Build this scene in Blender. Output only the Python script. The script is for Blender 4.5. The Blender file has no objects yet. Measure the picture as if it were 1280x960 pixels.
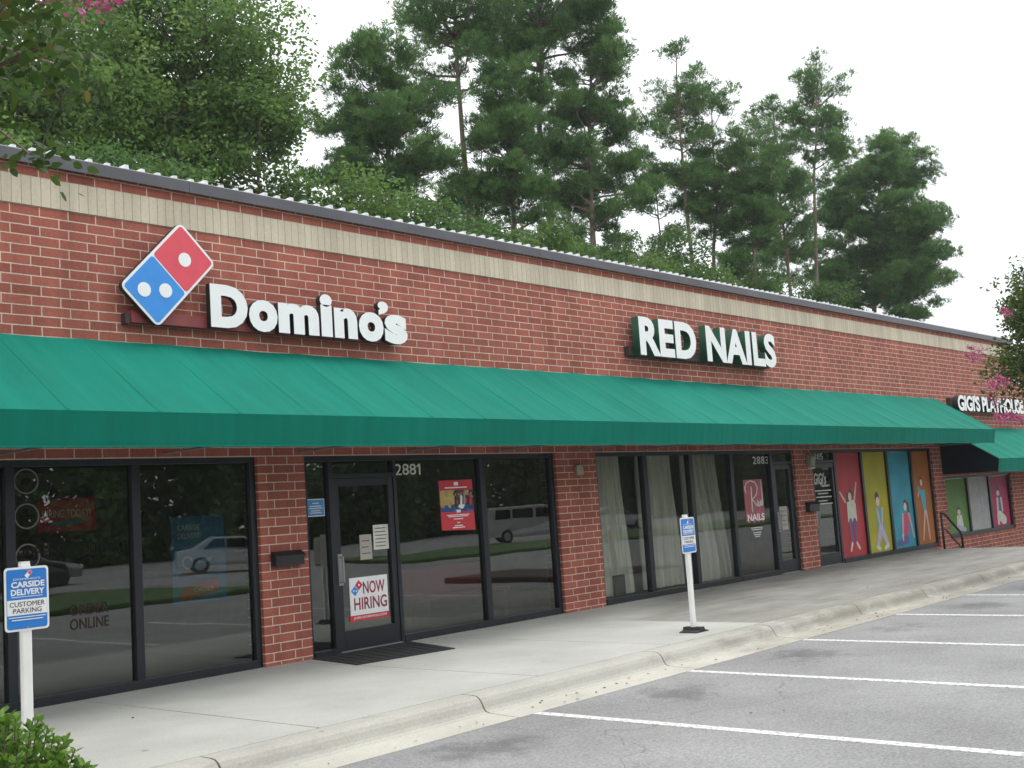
import bpy, bmesh, math, random
import numpy as np
from mathutils import Vector, Matrix
R = math.radians
random.seed(7)
SC = bpy.context.scene
COL = SC.collection

# ------------------------------------------------------------------ helpers
def tag(o, label=None, cat=None, group=None, kind=None):
    if label: o['label'] = label
    if cat: o['category'] = cat
    if group: o['group'] = group
    if kind: o['kind'] = kind
    return o

def empty(name, loc, label, cat, group=None):
    o = bpy.data.objects.new(name, None)
    o.empty_display_size = .2
    COL.objects.link(o)
    o.location = loc
    return tag(o, label, cat, group)

def attach(o, parent):
    """parent o to parent, keeping o's own coordinates as world coordinates"""
    if parent is None: return
    o.parent = parent
    m = Matrix.Identity(4); q = parent
    off = Vector((0, 0, 0))
    while q is not None:
        off += q.location; q = q.parent
    o.location = o.location - off

class MB:
    """collects shapes into one mesh"""
    def __init__(s):
        s.v = []; s.f = []; s.m = []
    def add(s, vs, fs, mi=0):
        b = len(s.v); s.v.extend([tuple(v) for v in vs])
        for f in fs: s.f.append(tuple(b + i for i in f)); s.m.append(mi)
        return s
    def box(s, x0, x1, y0, y1, z0, z1, mi=0):
        vs = [(x0,y0,z0),(x1,y0,z0),(x1,y1,z0),(x0,y1,z0),(x0,y0,z1),(x1,y0,z1),(x1,y1,z1),(x0,y1,z1)]
        fs = [(3,2,1,0),(4,5,6,7),(0,1,5,4),(1,2,6,5),(2,3,7,6),(3,0,4,7)]
        return s.add(vs, fs, mi)
    def prism_y(s, pts, y0, y1, mi=0, side=None):
        """polygon in X,Z (counter-clockwise seen from -Y) from y0 (front) to y1 (back)"""
        n = len(pts)
        vs = [(x, y0, z) for x, z in pts] + [(x, y1, z) for x, z in pts]
        s.add(vs, [tuple(range(n)), tuple(range(2*n-1, n-1, -1))], mi)
        b = len(s.v) - 2*n
        for i in range(n):
            j = (i+1) % n
            s.f.append((b+j, b+i, b+n+i, b+n+j)); s.m.append(mi if side is None else side)
        return s
    def prism_x(s, pts, x0, x1, mi=0):
        """polygon in Y,Z swept along X"""
        n = len(pts)
        vs = [(x0, y, z) for y, z in pts] + [(x1, y, z) for y, z in pts]
        fs = [tuple(range(n)), tuple(range(2*n-1, n-1, -1))]
        for i in range(n):
            j = (i+1) % n; fs.append((j, i, n+i, n+j))
        return s.add(vs, fs, mi)
    def tube(s, pts, rad, n=8, mi=0, cap=True):
        pts = [Vector(p) for p in pts]
        if not hasattr(rad, '__len__'): rad = [rad]*len(pts)
        rings = []; ref = None
        for i, p in enumerate(pts):
            a = pts[max(i-1,0)]; b = pts[min(i+1,len(pts)-1)]
            t = (b-a).normalized()
            if ref is None:
                ref = Vector((1,0,0)) if abs(t.x) < .8 else Vector((0,1,0))
            u = (ref - t*ref.dot(t)).normalized(); w = t.cross(u); ref = u
            rings.append([p + (u*math.cos(2*math.pi*k/n) + w*math.sin(2*math.pi*k/n))*rad[i] for k in range(n)])
        vs = [v for r in rings for v in r]; fs = []
        for i in range(len(pts)-1):
            for k in range(n):
                k2 = (k+1) % n
                fs.append((i*n+k, i*n+k2, (i+1)*n+k2, (i+1)*n+k))
        if cap:
            fs.append(tuple(range(n-1,-1,-1))); fs.append(tuple((len(pts)-1)*n+k for k in range(n)))
        return s.add(vs, fs, mi)
    def build(s, name, mats, parent=None, smooth=False, bevel=0):
        me = bpy.data.meshes.new(name)
        me.from_pydata(s.v, [], s.f)
        if not isinstance(mats, (list, tuple)): mats = [mats]
        for m in mats: me.materials.append(m)
        me.polygons.foreach_set('material_index', s.m)
        if smooth: me.polygons.foreach_set('use_smooth', [True]*len(me.polygons))
        me.update()
        o = bpy.data.objects.new(name, me); COL.objects.link(o)
        if bevel:
            b = o.modifiers.new('bevel', 'BEVEL'); b.width = bevel; b.segments = 2; b.limit_method = 'ANGLE'; b.angle_limit = R(40)
        attach(o, parent)
        return o

def ellipse(cx, cz, rx, rz, n=24, rot=0):
    c, q = math.cos(rot), math.sin(rot)
    return [(cx + rx*math.cos(2*math.pi*k/n)*c - rz*math.sin(2*math.pi*k/n)*q,
             cz + rx*math.cos(2*math.pi*k/n)*q + rz*math.sin(2*math.pi*k/n)*c) for k in range(n)]
def capsule(x0, z0, x1, z1, r0, r1, n=8):
    a = math.atan2(z1-z0, x1-x0); p = []
    for k in range(n+1): t = a - math.pi/2 + math.pi*k/n; p.append((x1+r1*math.cos(t), z1+r1*math.sin(t)))
    for k in range(n+1): t = a + math.pi/2 + math.pi*k/n; p.append((x0+r0*math.cos(t), z0+r0*math.sin(t)))
    return p
def rrect(x0, x1, z0, z1, r, n=5):
    p = []
    for cx, cz, a in ((x1-r,z0+r,-90),(x1-r,z1-r,0),(x0+r,z1-r,90),(x0+r,z0+r,180)):
        for k in range(n+1):
            t = R(a + 90*k/n); p.append((cx+r*math.cos(t), cz+r*math.sin(t)))
    return p
def ring(cx, cz, r, w, y0, y1, mb, mi=0, n=32):
    o = ellipse(cx, cz, r, r, n); i = ellipse(cx, cz, r-w, r-w, n)
    vs = [(x,y0,z) for x,z in o] + [(x,y0,z) for x,z in i] + [(x,y1,z) for x,z in o] + [(x,y1,z) for x,z in i]
    fs = []
    for k in range(n):
        j = (k+1) % n
        fs += [(k, j, n+j, n+k), (2*n+j, 2*n+k, 3*n+k, 3*n+j), (j, k, 2*n+k, 2*n+j), (n+k, n+j, 3*n+j, 3*n+k)]
    mb.add(vs, fs, mi)

# ------------------------------------------------------------------ materials
def newmat(name):
    m = bpy.data.materials.new(name); m.use_nodes = True
    nt = m.node_tree; nt.nodes.clear()
    out = nt.nodes.new('ShaderNodeOutputMaterial')
    return m, nt, out
def N(nt, t, **kw):
    n = nt.nodes.new(t)
    for k, v in kw.items():
        if k in n.inputs.keys(): n.inputs[k].default_value = v
        else: setattr(n, k, v)
    return n
def L(nt, a, b): nt.links.new(a, b)
def c4(c): return (c[0], c[1], c[2], 1)

def pbr(name, col, rough=.6, metal=0, spec=.5, var=.12, scale=6, bump=0, bscale=60, stretch=None, sheen=0):
    m, nt, out = newmat(name)
    b = N(nt, 'ShaderNodeBsdfPrincipled', Roughness=rough, Metallic=metal)
    b.inputs['Specular IOR Level'].default_value = spec
    if sheen: b.inputs['Sheen Weight'].default_value = sheen
    tc = N(nt, 'ShaderNodeNewGeometry')
    vec = tc.outputs['Position']
    if stretch:
        mp = N(nt, 'ShaderNodeMapping'); mp.inputs['Scale'].default_value = stretch; L(nt, vec, mp.inputs['Vector']); vec = mp.outputs[0]
    no = N(nt, 'ShaderNodeTexNoise', Scale=scale, Detail=6.0); L(nt, vec, no.inputs['Vector'])
    mr = N(nt, 'ShaderNodeMapRange'); mr.inputs['From Min'].default_value = .3; mr.inputs['From Max'].default_value = .7
    mr.inputs['To Min'].default_value = 1-var; mr.inputs['To Max'].default_value = 1+var
    L(nt, no.outputs['Fac'], mr.inputs['Value'])
    mx = N(nt, 'ShaderNodeVectorMath', operation='SCALE'); mx.inputs[0].default_value = col
    L(nt, mr.outputs[0], mx.inputs['Scale']); L(nt, mx.outputs[0], b.inputs['Base Color'])
    if bump:
        n2 = N(nt, 'ShaderNodeTexNoise', Scale=bscale, Detail=3.0); L(nt, vec, n2.inputs['Vector'])
        bp = N(nt, 'ShaderNodeBump', Strength=bump, Distance=.01); L(nt, n2.outputs['Fac'], bp.inputs['Height']); L(nt, bp.outputs[0], b.inputs['Normal'])
    L(nt, b.outputs[0], out.inputs[0])
    return m

def brickmat(name, c1, c2, mortar, w, h, ms, offset, x_ph, z_ph, bias=0., vr=.22):
    m, nt, out = newmat(name)
    b = N(nt, 'ShaderNodeBsdfPrincipled', Roughness=.85); b.inputs['Specular IOR Level'].default_value = .25
    g = N(nt, 'ShaderNodeNewGeometry'); sp = N(nt, 'ShaderNodeSeparateXYZ'); L(nt, g.outputs['Position'], sp.inputs[0])
    u = N(nt, 'ShaderNodeMath', operation='ADD'); L(nt, sp.outputs['X'], u.inputs[0]); L(nt, sp.outputs['Y'], u.inputs[1])
    u2 = N(nt, 'ShaderNodeMath', operation='SUBTRACT'); L(nt, u.outputs[0], u2.inputs[0]); u2.inputs[1].default_value = x_ph
    v2 = N(nt, 'ShaderNodeMath', operation='SUBTRACT'); L(nt, sp.outputs['Z'], v2.inputs[0]); v2.inputs[1].default_value = z_ph
    cb = N(nt, 'ShaderNodeCombineXYZ'); L(nt, u2.outputs[0], cb.inputs[0]); L(nt, v2.outputs[0], cb.inputs[1])
    # hand-laid wobble
    wn = N(nt, 'ShaderNodeTexNoise', Scale=9., Detail=2.0); L(nt, g.outputs['Position'], wn.inputs['Vector'])
    wv = N(nt, 'ShaderNodeVectorMath', operation='SCALE', Scale=.006); 
    ws = N(nt, 'ShaderNodeVectorMath', operation='SUBTRACT'); ws.inputs[1].default_value = (.5,.5,.5)
    L(nt, wn.outputs['Color'], ws.inputs[0]); L(nt, ws.outputs[0], wv.inputs[0])
    wa = N(nt, 'ShaderNodeVectorMath', operation='ADD'); L(nt, cb.outputs[0], wa.inputs[0]); L(nt, wv.outputs[0], wa.inputs[1])
    bt = N(nt, 'ShaderNodeTexBrick', offset=offset, offset_frequency=2, squash=1.0)
    bt.inputs['Scale'].default_value = 1; bt.inputs['Mortar Size'].default_value = ms; bt.inputs['Mortar Smooth'].default_value = .12
    bt.inputs['Bias'].default_value = bias; bt.inputs['Brick Width'].default_value = w; bt.inputs['Row Height'].default_value = h
    bt.inputs['Color1'].default_value = c4(c1); bt.inputs['Color2'].default_value = c4(c2); bt.inputs['Mortar'].default_value = c4(mortar)
    L(nt, wa.outputs[0], bt.inputs['Vector'])
    n1 = N(nt, 'ShaderNodeTexNoise', Scale=1.1, Detail=5.0); L(nt, g.outputs['Position'], n1.inputs['Vector'])
    n2 = N(nt, 'ShaderNodeTexNoise', Scale=34., Detail=4.0); L(nt, g.outputs['Position'], n2.inputs['Vector'])
    a = N(nt, 'ShaderNodeMath', operation='ADD'); L(nt, n1.outputs['Fac'], a.inputs[0]); L(nt, n2.outputs['Fac'], a.inputs[1])
    mr = N(nt, 'ShaderNodeMapRange'); mr.inputs['From Min'].default_value = .65; mr.inputs['From Max'].default_value = 1.35
    mr.inputs['To Min'].default_value = 1-vr; mr.inputs['To Max'].default_value = 1+vr; L(nt, a.outputs[0], mr.inputs['Value'])
    sc = N(nt, 'ShaderNodeVectorMath', operation='SCALE'); L(nt, bt.outputs['Color'], sc.inputs[0]); L(nt, mr.outputs[0], sc.inputs['Scale'])
    mp = N(nt, 'ShaderNodeMapping'); mp.inputs['Scale'].default_value = (2.2,2.2,.16); L(nt, g.outputs['Position'], mp.inputs['Vector'])
    n5 = N(nt, 'ShaderNodeTexNoise', Scale=1.5, Detail=7.0, Roughness=.65); L(nt, mp.outputs[0], n5.inputs['Vector'])
    r5 = N(nt, 'ShaderNodeMapRange'); r5.inputs['From Min'].default_value = .35; r5.inputs['From Max'].default_value = .65; r5.inputs['To Min'].default_value = .84; r5.inputs['To Max'].default_value = 1.10; L(nt, n5.outputs['Fac'], r5.inputs['Value'])
    s5 = N(nt, 'ShaderNodeVectorMath', operation='SCALE'); L(nt, sc.outputs[0], s5.inputs[0]); L(nt, r5.outputs[0], s5.inputs['Scale'])
    L(nt, s5.outputs[0], b.inputs['Base Color'])
    h1 = N(nt, 'ShaderNodeMath', operation='MULTIPLY_ADD'); L(nt, bt.outputs['Fac'], h1.inputs[0]); h1.inputs[1].default_value = -1.
    sc2 = N(nt, 'ShaderNodeMath', operation='MULTIPLY'); L(nt, n2.outputs['Fac'], sc2.inputs[0]); sc2.inputs[1].default_value = .35
    L(nt, sc2.outputs[0], h1.inputs[2])
    bp = N(nt, 'ShaderNodeBump', Strength=.7, Distance=.006); L(nt, h1.outputs[0], bp.inputs['Height']); L(nt, bp.outputs[0], b.inputs['Normal'])
    L(nt, b.outputs[0], out.inputs[0])
    return m

def glassmat(name, tint, ior):
    m, nt, out = newmat(name)
    t = N(nt, 'ShaderNodeBsdfTransparent'); t.inputs['Color'].default_value = c4(tint)
    g = N(nt, 'ShaderNodeBsdfGlossy', Roughness=.0); g.inputs['Color'].default_value = (.94,.97,.95,1)
    fr = N(nt, 'ShaderNodeFresnel', IOR=ior)
    ge = N(nt, 'ShaderNodeNewGeometry')
    no = N(nt, 'ShaderNodeTexNoise', Scale=1.3, Detail=1.0); L(nt, ge.outputs['Position'], no.inputs['Vector'])
    bp = N(nt, 'ShaderNodeBump', Strength=.25, Distance=.004); L(nt, no.outputs['Fac'], bp.inputs['Height']); L(nt, bp.outputs[0], g.inputs['Normal'])
    mx = N(nt, 'ShaderNodeMixShader'); bf = N(nt, 'ShaderNodeMath', operation='SUBTRACT'); bf.inputs[0].default_value = 1; L(nt, ge.outputs['Backfacing'], bf.inputs[1])
    ml = N(nt, 'ShaderNodeMath', operation='MULTIPLY'); L(nt, fr.outputs[0], ml.inputs[0]); L(nt, bf.outputs[0], ml.inputs[1])
    L(nt, ml.outputs[0], mx.inputs[0]); L(nt, t.outputs[0], mx.inputs[1]); L(nt, g.outputs[0], mx.inputs[2])
    L(nt, mx.outputs[0], out.inputs[0])
    return m

def leafmat(name, cols, trans=.35, rough=.55):
    m, nt, out = newmat(name)
    at = N(nt, 'ShaderNodeAttribute', attribute_name='tint')
    cr = N(nt, 'ShaderNodeValToRGB'); e = cr.color_ramp.elements
    e[0].position = 0; e[0].color = c4(cols[0]); e[1].position = 1; e[1].color = c4(cols[-1])
    for i, c in enumerate(cols[1:-1]):
        k = e.new((i+1)/(len(cols)-1)); k.color = c4(c)
    L(nt, at.outputs['Fac'], cr.inputs['Fac'])
    d = N(nt, 'ShaderNodeBsdfPrincipled', Roughness=rough); d.inputs['Specular IOR Level'].default_value = .35
    t = N(nt, 'ShaderNodeBsdfTranslucent')
    L(nt, cr.outputs[0], d.inputs['Base Color']); L(nt, cr.outputs[0], t.inputs['Color'])
    mx = N(nt, 'ShaderNodeMixShader'); mx.inputs[0].default_value = trans
    L(nt, d.outputs[0], mx.inputs[1]); L(nt, t.outputs[0], mx.inputs[2]); L(nt, mx.outputs[0], out.inputs[0])
    return m

ROW = .1016; BL = .3048
ZB = 4.92                      # underside of the beige band
M = {}
M['brick'] = brickmat('red_brick', (.385,.122,.088), (.295,.092,.067), (.63,.49,.41), BL, ROW, .0064, .3333, 5.232-30*BL, ZB-100*ROW)
M['band'] = brickmat('beige_soldier_brick', (.62,.55,.425), (.565,.50,.38), (.30,.26,.20), ROW, .3048, .0034, 0, 5.232-30*BL, ZB-30*.3048, vr=.09)
M['coping'] = pbr('dark_coping_metal', (.095,.095,.108), .45, .3, var=.15, scale=1.5)
M['rib'] = pbr('galvanised_roof_metal', (.72,.74,.76), .4, .3)
M['frame'] = pbr('dark_bronze_aluminium', (.018,.021,.027), .38, .2, var=.1)
M['glass'] = glassmat('tinted_glass', (.58,.60,.56), 2.15)
M['glass_clear'] = glassmat('window_glass', (.86,.87,.85), 1.75)
M['inside'] = pbr('interior_wall_paint', (.32,.28,.23), .8)
M['inside_floor'] = pbr('interior_floor_tile', (.10,.08,.07), .5)
M['white'] = pbr('white_paint', (.80,.80,.78), .5, var=.05)
M['acrylic'] = pbr('white_sign_acrylic', (.86,.87,.87), .35, var=.03)
M['letter_side'] = pbr('black_letter_return', (.02,.028,.026), .5)
M['letter_green'] = pbr('dark_green_letter_return', (.018,.095,.055), .5)
M['raceway'] = pbr('brick_red_raceway_paint', (.24,.045,.045), .5)
M['raceway_dark'] = pbr('dark_raceway_paint', (.05,.035,.035), .5)
M['sign_red'] = pbr('red_sign_acrylic', (.72,.07,.105), .35, var=.05)
M['sign_blue'] = pbr('blue_sign_acrylic', (.035,.27,.74), .35, var=.05)
M['grey_metal'] = pbr('grey_metal', (.3,.3,.31), .45, .4)
M['black'] = pbr('black_paint', (.012,.012,.014), .5)
M['rubber'] = pbr('black_rubber', (.02,.02,.021), .8, bump=.3, bscale=120)
M['poster_red'] = pbr('poster_red_print', (.62,.035,.055), .45)
M['poster_blue'] = pbr('poster_blue_print', (.05,.25,.55), .45)
M['sign_plate_blue'] = pbr('sign_plate_blue', (.022,.19,.58), .35, var=.06)
M['deep_blue'] = pbr('deep_blue_print', (.012,.07,.26), .45)
M['paper'] = pbr('paper', (.72,.70,.64), .7)
M['old_paper'] = pbr('old_paper', (.45,.41,.36), .8)
M['dark_print'] = pbr('dark_print', (.012,.018,.04), .5)
M['decal_dark'] = pbr('dark_glass_decal', (.016,.012,.011), .8, spec=.1)
M['decal_brown'] = pbr('brown_glass_decal', (.045,.03,.025), .8, spec=.1)
M['decal_pale'] = pbr('pale_glass_decal', (.13,.13,.11), .6)
M['numeral'] = pbr('off_white_numeral', (.62,.62,.58), .5)
M['yellow_print'] = pbr('yellow_print', (.55,.40,.12), .5)
M['brown_print'] = pbr('brown_print', (.10,.04,.025), .5)
M['lamp_beige'] = pbr('beige_fixture', (.33,.30,.24), .6)
M['curtain'] = pbr('grey_green_curtain', (.50,.50,.455), .9, var=.18, scale=3, stretch=(6,6,.4))
M['bark_pine'] = pbr('pine_bark', (.17,.125,.10), .95, var=.4, scale=7, bump=.6, bscale=14, stretch=(1,1,.35))
M['bark'] = pbr('grey_bark', (.10,.085,.07), .95, var=.35, scale=7, bump=.5, bscale=14, stretch=(1,1,.35))
M['bark_crape'] = pbr('smooth_tan_bark', (.26,.19,.14), .8, var=.3, scale=5, stretch=(1,1,.3))
M['needles'] = leafmat('pine_needles', [(.058,.122,.044),(.088,.178,.056),(.128,.24,.068),(.18,.305,.085)], .55)
M['leaf'] = leafmat('broad_leaves', [(.07,.135,.036),(.112,.205,.05),(.16,.27,.066),(.22,.335,.09)], .55)
M['leaf_light'] = leafmat('light_green_leaves', [(.04,.095,.024),(.07,.15,.034),(.11,.205,.05),(.16,.25,.07)], .4)
M['leaf_crape'] = leafmat('crape_myrtle_leaves', [(.032,.068,.018),(.055,.115,.026),(.095,.15,.032),(.16,.13,.03)], .5)
M['leaf_shrub'] = leafmat('shrub_leaves', [(.06,.125,.02),(.115,.23,.03),(.18,.33,.05),(.26,.42,.09)], .4, .45)
M['flower'] = leafmat('pink_flowers', [(.36,.04,.14),(.50,.08,.22),(.62,.15,.32),(.66,.26,.42)], .3)
M['mulch'] = pbr('bark_mulch', (.055,.042,.032), .95, var=.5, scale=30, bump=.8, bscale=40)
M['grass'] = pbr('island_grass', (.05,.10,.025), .95, var=.4, scale=3, bump=.6, bscale=60)
M['woods'] = leafmat('far_wood_leaves', [(.05,.095,.035),(.08,.15,.05),(.12,.21,.07)], .3)

# awning fabric: faint weave, water streaks on the slope
def fabric(name, col, var=.16):
    m, nt, out = newmat(name)
    b = N(nt, 'ShaderNodeBsdfPrincipled', Roughness=.85); b.inputs['Specular IOR Level'].default_value = .12
    g = N(nt, 'ShaderNodeNewGeometry')
    mp = N(nt, 'ShaderNodeMapping'); mp.inputs['Scale'].default_value = (4.5,.5,.5); L(nt, g.outputs['Position'], mp.inputs['Vector'])
    n1 = N(nt, 'ShaderNodeTexNoise', Scale=1.6, Detail=6.0); L(nt, mp.outputs[0], n1.inputs['Vector'])
    n2 = N(nt, 'ShaderNodeTexNoise', Scale=.5, Detail=3.0); L(nt, g.outputs['Position'], n2.inputs['Vector'])
    a = N(nt, 'ShaderNodeMath', operation='ADD'); L(nt, n1.outputs['Fac'], a.inputs[0]); L(nt, n2.outputs['Fac'], a.inputs[1])
    mr = N(nt, 'ShaderNodeMapRange'); mr.inputs['From Min'].default_value = .7; mr.inputs['From Max'].default_value = 1.3
    mr.inputs['To Min'].default_value = 1-var; mr.inputs['To Max'].default_value = 1+var; L(nt, a.outputs[0], mr.inputs['Value'])
    sc = N(nt, 'ShaderNodeVectorMath', operation='SCALE'); sc.inputs[0].default_value = col; L(nt, mr.outputs[0], sc.inputs['Scale'])
    L(nt, sc.outputs[0], b.inputs['Base Color'])
    mp3 = N(nt, 'ShaderNodeMapping'); mp3.inputs['Scale'].default_value = (3.2,.9,.9); mp3.inputs['Rotation'].default_value = (0,0,.25); L(nt, g.outputs['Position'], mp3.inputs['Vector'])
    n3 = N(nt, 'ShaderNodeTexNoise', Scale=1.6, Detail=4.0); L(nt, mp3.outputs[0], n3.inputs['Vector'])
    bp = N(nt, 'ShaderNodeBump', Strength=.5, Distance=.03); L(nt, n3.outputs['Fac'], bp.inputs['Height']); L(nt, bp.outputs[0], b.inputs['Normal'])
    L(nt, b.outputs[0], out.inputs[0])
    return m
M['awning'] = fabric('green_awning_fabric', (.004,.170,.122), .13)
M['awning_end'] = fabric('dark_end_panel_fabric', (.008,.016,.022))  # near-black colour, used on the left end panels only

# asphalt: aggregate speckle, broad patches, oil drips at the stall heads, hairline cracks
def asphalt():
    m, nt, out = newmat('worn_asphalt')
    b = N(nt, 'ShaderNodeBsdfPrincipled', Roughness=.9); b.inputs['Specular IOR Level'].default_value = .3
    g = N(nt, 'ShaderNodeNewGeometry'); P = g.outputs['Position']
    sp = N(nt, 'ShaderNodeSeparateXYZ'); L(nt, P, sp.inputs[0])
    n1 = N(nt, 'ShaderNodeTexNoise', Scale=.55, Detail=6.0, Roughness=.65); L(nt, P, n1.inputs['Vector'])
    n2 = N(nt, 'ShaderNodeTexNoise', Scale=38., Detail=3.0, Roughness=.7); L(nt, P, n2.inputs['Vector'])
    vo = N(nt, 'ShaderNodeTexVoronoi', Scale=75.); L(nt, P, vo.inputs['Vector'])
    r1 = N(nt, 'ShaderNodeMapRange'); r1.inputs['From Min'].default_value=.3; r1.inputs['From Max'].default_value=.7; r1.inputs['To Min'].default_value=.80; r1.inputs['To Max'].default_value=1.18; L(nt, n1.outputs['Fac'], r1.inputs['Value'])
    r2 = N(nt, 'ShaderNodeMapRange'); r2.inputs['From Min'].default_value=.25; r2.inputs['From Max'].default_value=.75; r2.inputs['To Min'].default_value=.74; r2.inputs['To Max'].default_value=1.26; L(nt, n2.outputs['Fac'], r2.inputs['Value'])
    sv = N(nt, 'ShaderNodeSeparateColor'); L(nt, vo.outputs['Color'], sv.inputs[0])
    r3 = N(nt, 'ShaderNodeMapRange'); r3.inputs['To Min'].default_value=.82; r3.inputs['To Max'].default_value=1.18; L(nt, sv.outputs[0], r3.inputs['Value'])
    m1 = N(nt, 'ShaderNodeMath', operation='MULTIPLY'); L(nt, r1.outputs[0], m1.inputs[0]); L(nt, r2.outputs[0], m1.inputs[1])
    m2 = N(nt, 'ShaderNodeMath', operation='MULTIPLY'); L(nt, m1.outputs[0], m2.inputs[0]); L(nt, r3.outputs[0], m2.inputs[1])
    # oil stains: stall-periodic spots near the kerb, broken by noise
    sx = N(nt, 'ShaderNodeMath', operation='SUBTRACT'); L(nt, sp.outputs['X'], sx.inputs[0]); sx.inputs[1].default_value = 7.67 + 1.245 - 2.49/2
    dv = N(nt, 'ShaderNodeMath', operation='DIVIDE'); L(nt, sx.outputs[0], dv.inputs[0]); dv.inputs[1].default_value = 2.49
    fr = N(nt, 'ShaderNodeMath', operation='FRACT'); L(nt, dv.outputs[0], fr.inputs[0])
    fc = N(nt, 'ShaderNodeMath', operation='SUBTRACT'); L(nt, fr.outputs[0], fc.inputs[0]); fc.inputs[1].default_value = .5
    fx = N(nt, 'ShaderNodeMath', operation='MULTIPLY'); L(nt, fc.outputs[0], fx.inputs[0]); fx.inputs[1].default_value = 4.2
    fx2 = N(nt, 'ShaderNodeMath', operation='POWER'); L(nt, fx.outputs[0], fx2.inputs[0]); fx2.inputs[1].default_value = 2
    yy = N(nt, 'ShaderNodeMath', operation='ADD'); L(nt, sp.outputs['Y'], yy.inputs[0]); yy.inputs[1].default_value = 4.95
    ym = N(nt, 'ShaderNodeMath', operation='MULTIPLY'); L(nt, yy.outputs[0], ym.inputs[0]); ym.inputs[1].default_value = 2.0
    y2 = N(nt, 'ShaderNodeMath', operation='POWER'); L(nt, ym.outputs[0], y2.inputs[0]); y2.inputs[1].default_value = 2
    dd = N(nt, 'ShaderNodeMath', operation='ADD'); L(nt, fx2.outputs[0], dd.inputs[0]); L(nt, y2.outputs[0], dd.inputs[1])
    ns = N(nt, 'ShaderNodeTexNoise', Scale=2.6, Detail=6.0, Roughness=.7); L(nt, P, ns.inputs['Vector'])
    na = N(nt, 'ShaderNodeMath', operation='MULTIPLY_ADD'); L(nt, ns.outputs['Fac'], na.inputs[0]); na.inputs[1].default_value = 4.2; na.inputs[2].default_value = -1.6
    ds = N(nt, 'ShaderNodeMath', operation='ADD'); L(nt, dd.outputs[0], ds.inputs[0]); L(nt, na.outputs[0], ds.inputs[1])
    sm = N(nt, 'ShaderNodeMapRange', interpolation_type='SMOOTHSTEP'); sm.inputs['From Min'].default_value=.1; sm.inputs['From Max'].default_value=1.5; sm.inputs['To Min'].default_value=.60; sm.inputs['To Max'].default_value=1; L(nt, ds.outputs[0], sm.inputs['Value'])
    m3 = N(nt, 'ShaderNodeMath', operation='MULTIPLY'); L(nt, m2.outputs[0], m3.inputs[0]); L(nt, sm.outputs[0], m3.inputs[1])
    # cracks
    wn = N(nt, 'ShaderNodeTexNoise', Scale=1.2, Detail=4.0); L(nt, P, wn.inputs['Vector'])
    wa = N(nt, 'ShaderNodeVectorMath', operation='MULTIPLY_ADD'); L(nt, wn.outputs['Color'], wa.inputs[0]); wa.inputs[1].default_value = (.9,.9,.9); L(nt, P, wa.inputs[2])
    vc = N(nt, 'ShaderNodeTexVoronoi', feature='DISTANCE_TO_EDGE', Scale=.22); L(nt, wa.outputs[0], vc.inputs['Vector'])
    ck = N(nt, 'ShaderNodeMapRange'); ck.inputs['From Max'].default_value=.0022; ck.inputs['To Min'].default_value=.62; ck.inputs['To Max'].default_value=1; L(nt, vc.outputs['Distance'], ck.inputs['Value'])
    m4 = N(nt, 'ShaderNodeMath', operation='MULTIPLY'); L(nt, m3.outputs[0], m4.inputs[0]); L(nt, ck.outputs[0], m4.inputs[1])
    sc = N(nt, 'ShaderNodeVectorMath', operation='SCALE'); sc.inputs[0].default_value = (.228,.227,.226); L(nt, m4.outputs[0], sc.inputs['Scale'])
    L(nt, sc.outputs[0], b.inputs['Base Color'])
    bp = N(nt, 'ShaderNodeBump', Strength=.5, Distance=.006); L(nt, n2.outputs['Fac'], bp.inputs['Height']); L(nt, bp.outputs[0], b.inputs['Normal'])
    L(nt, b.outputs[0], out.inputs[0])
    return m
M['asphalt'] = asphalt()

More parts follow.
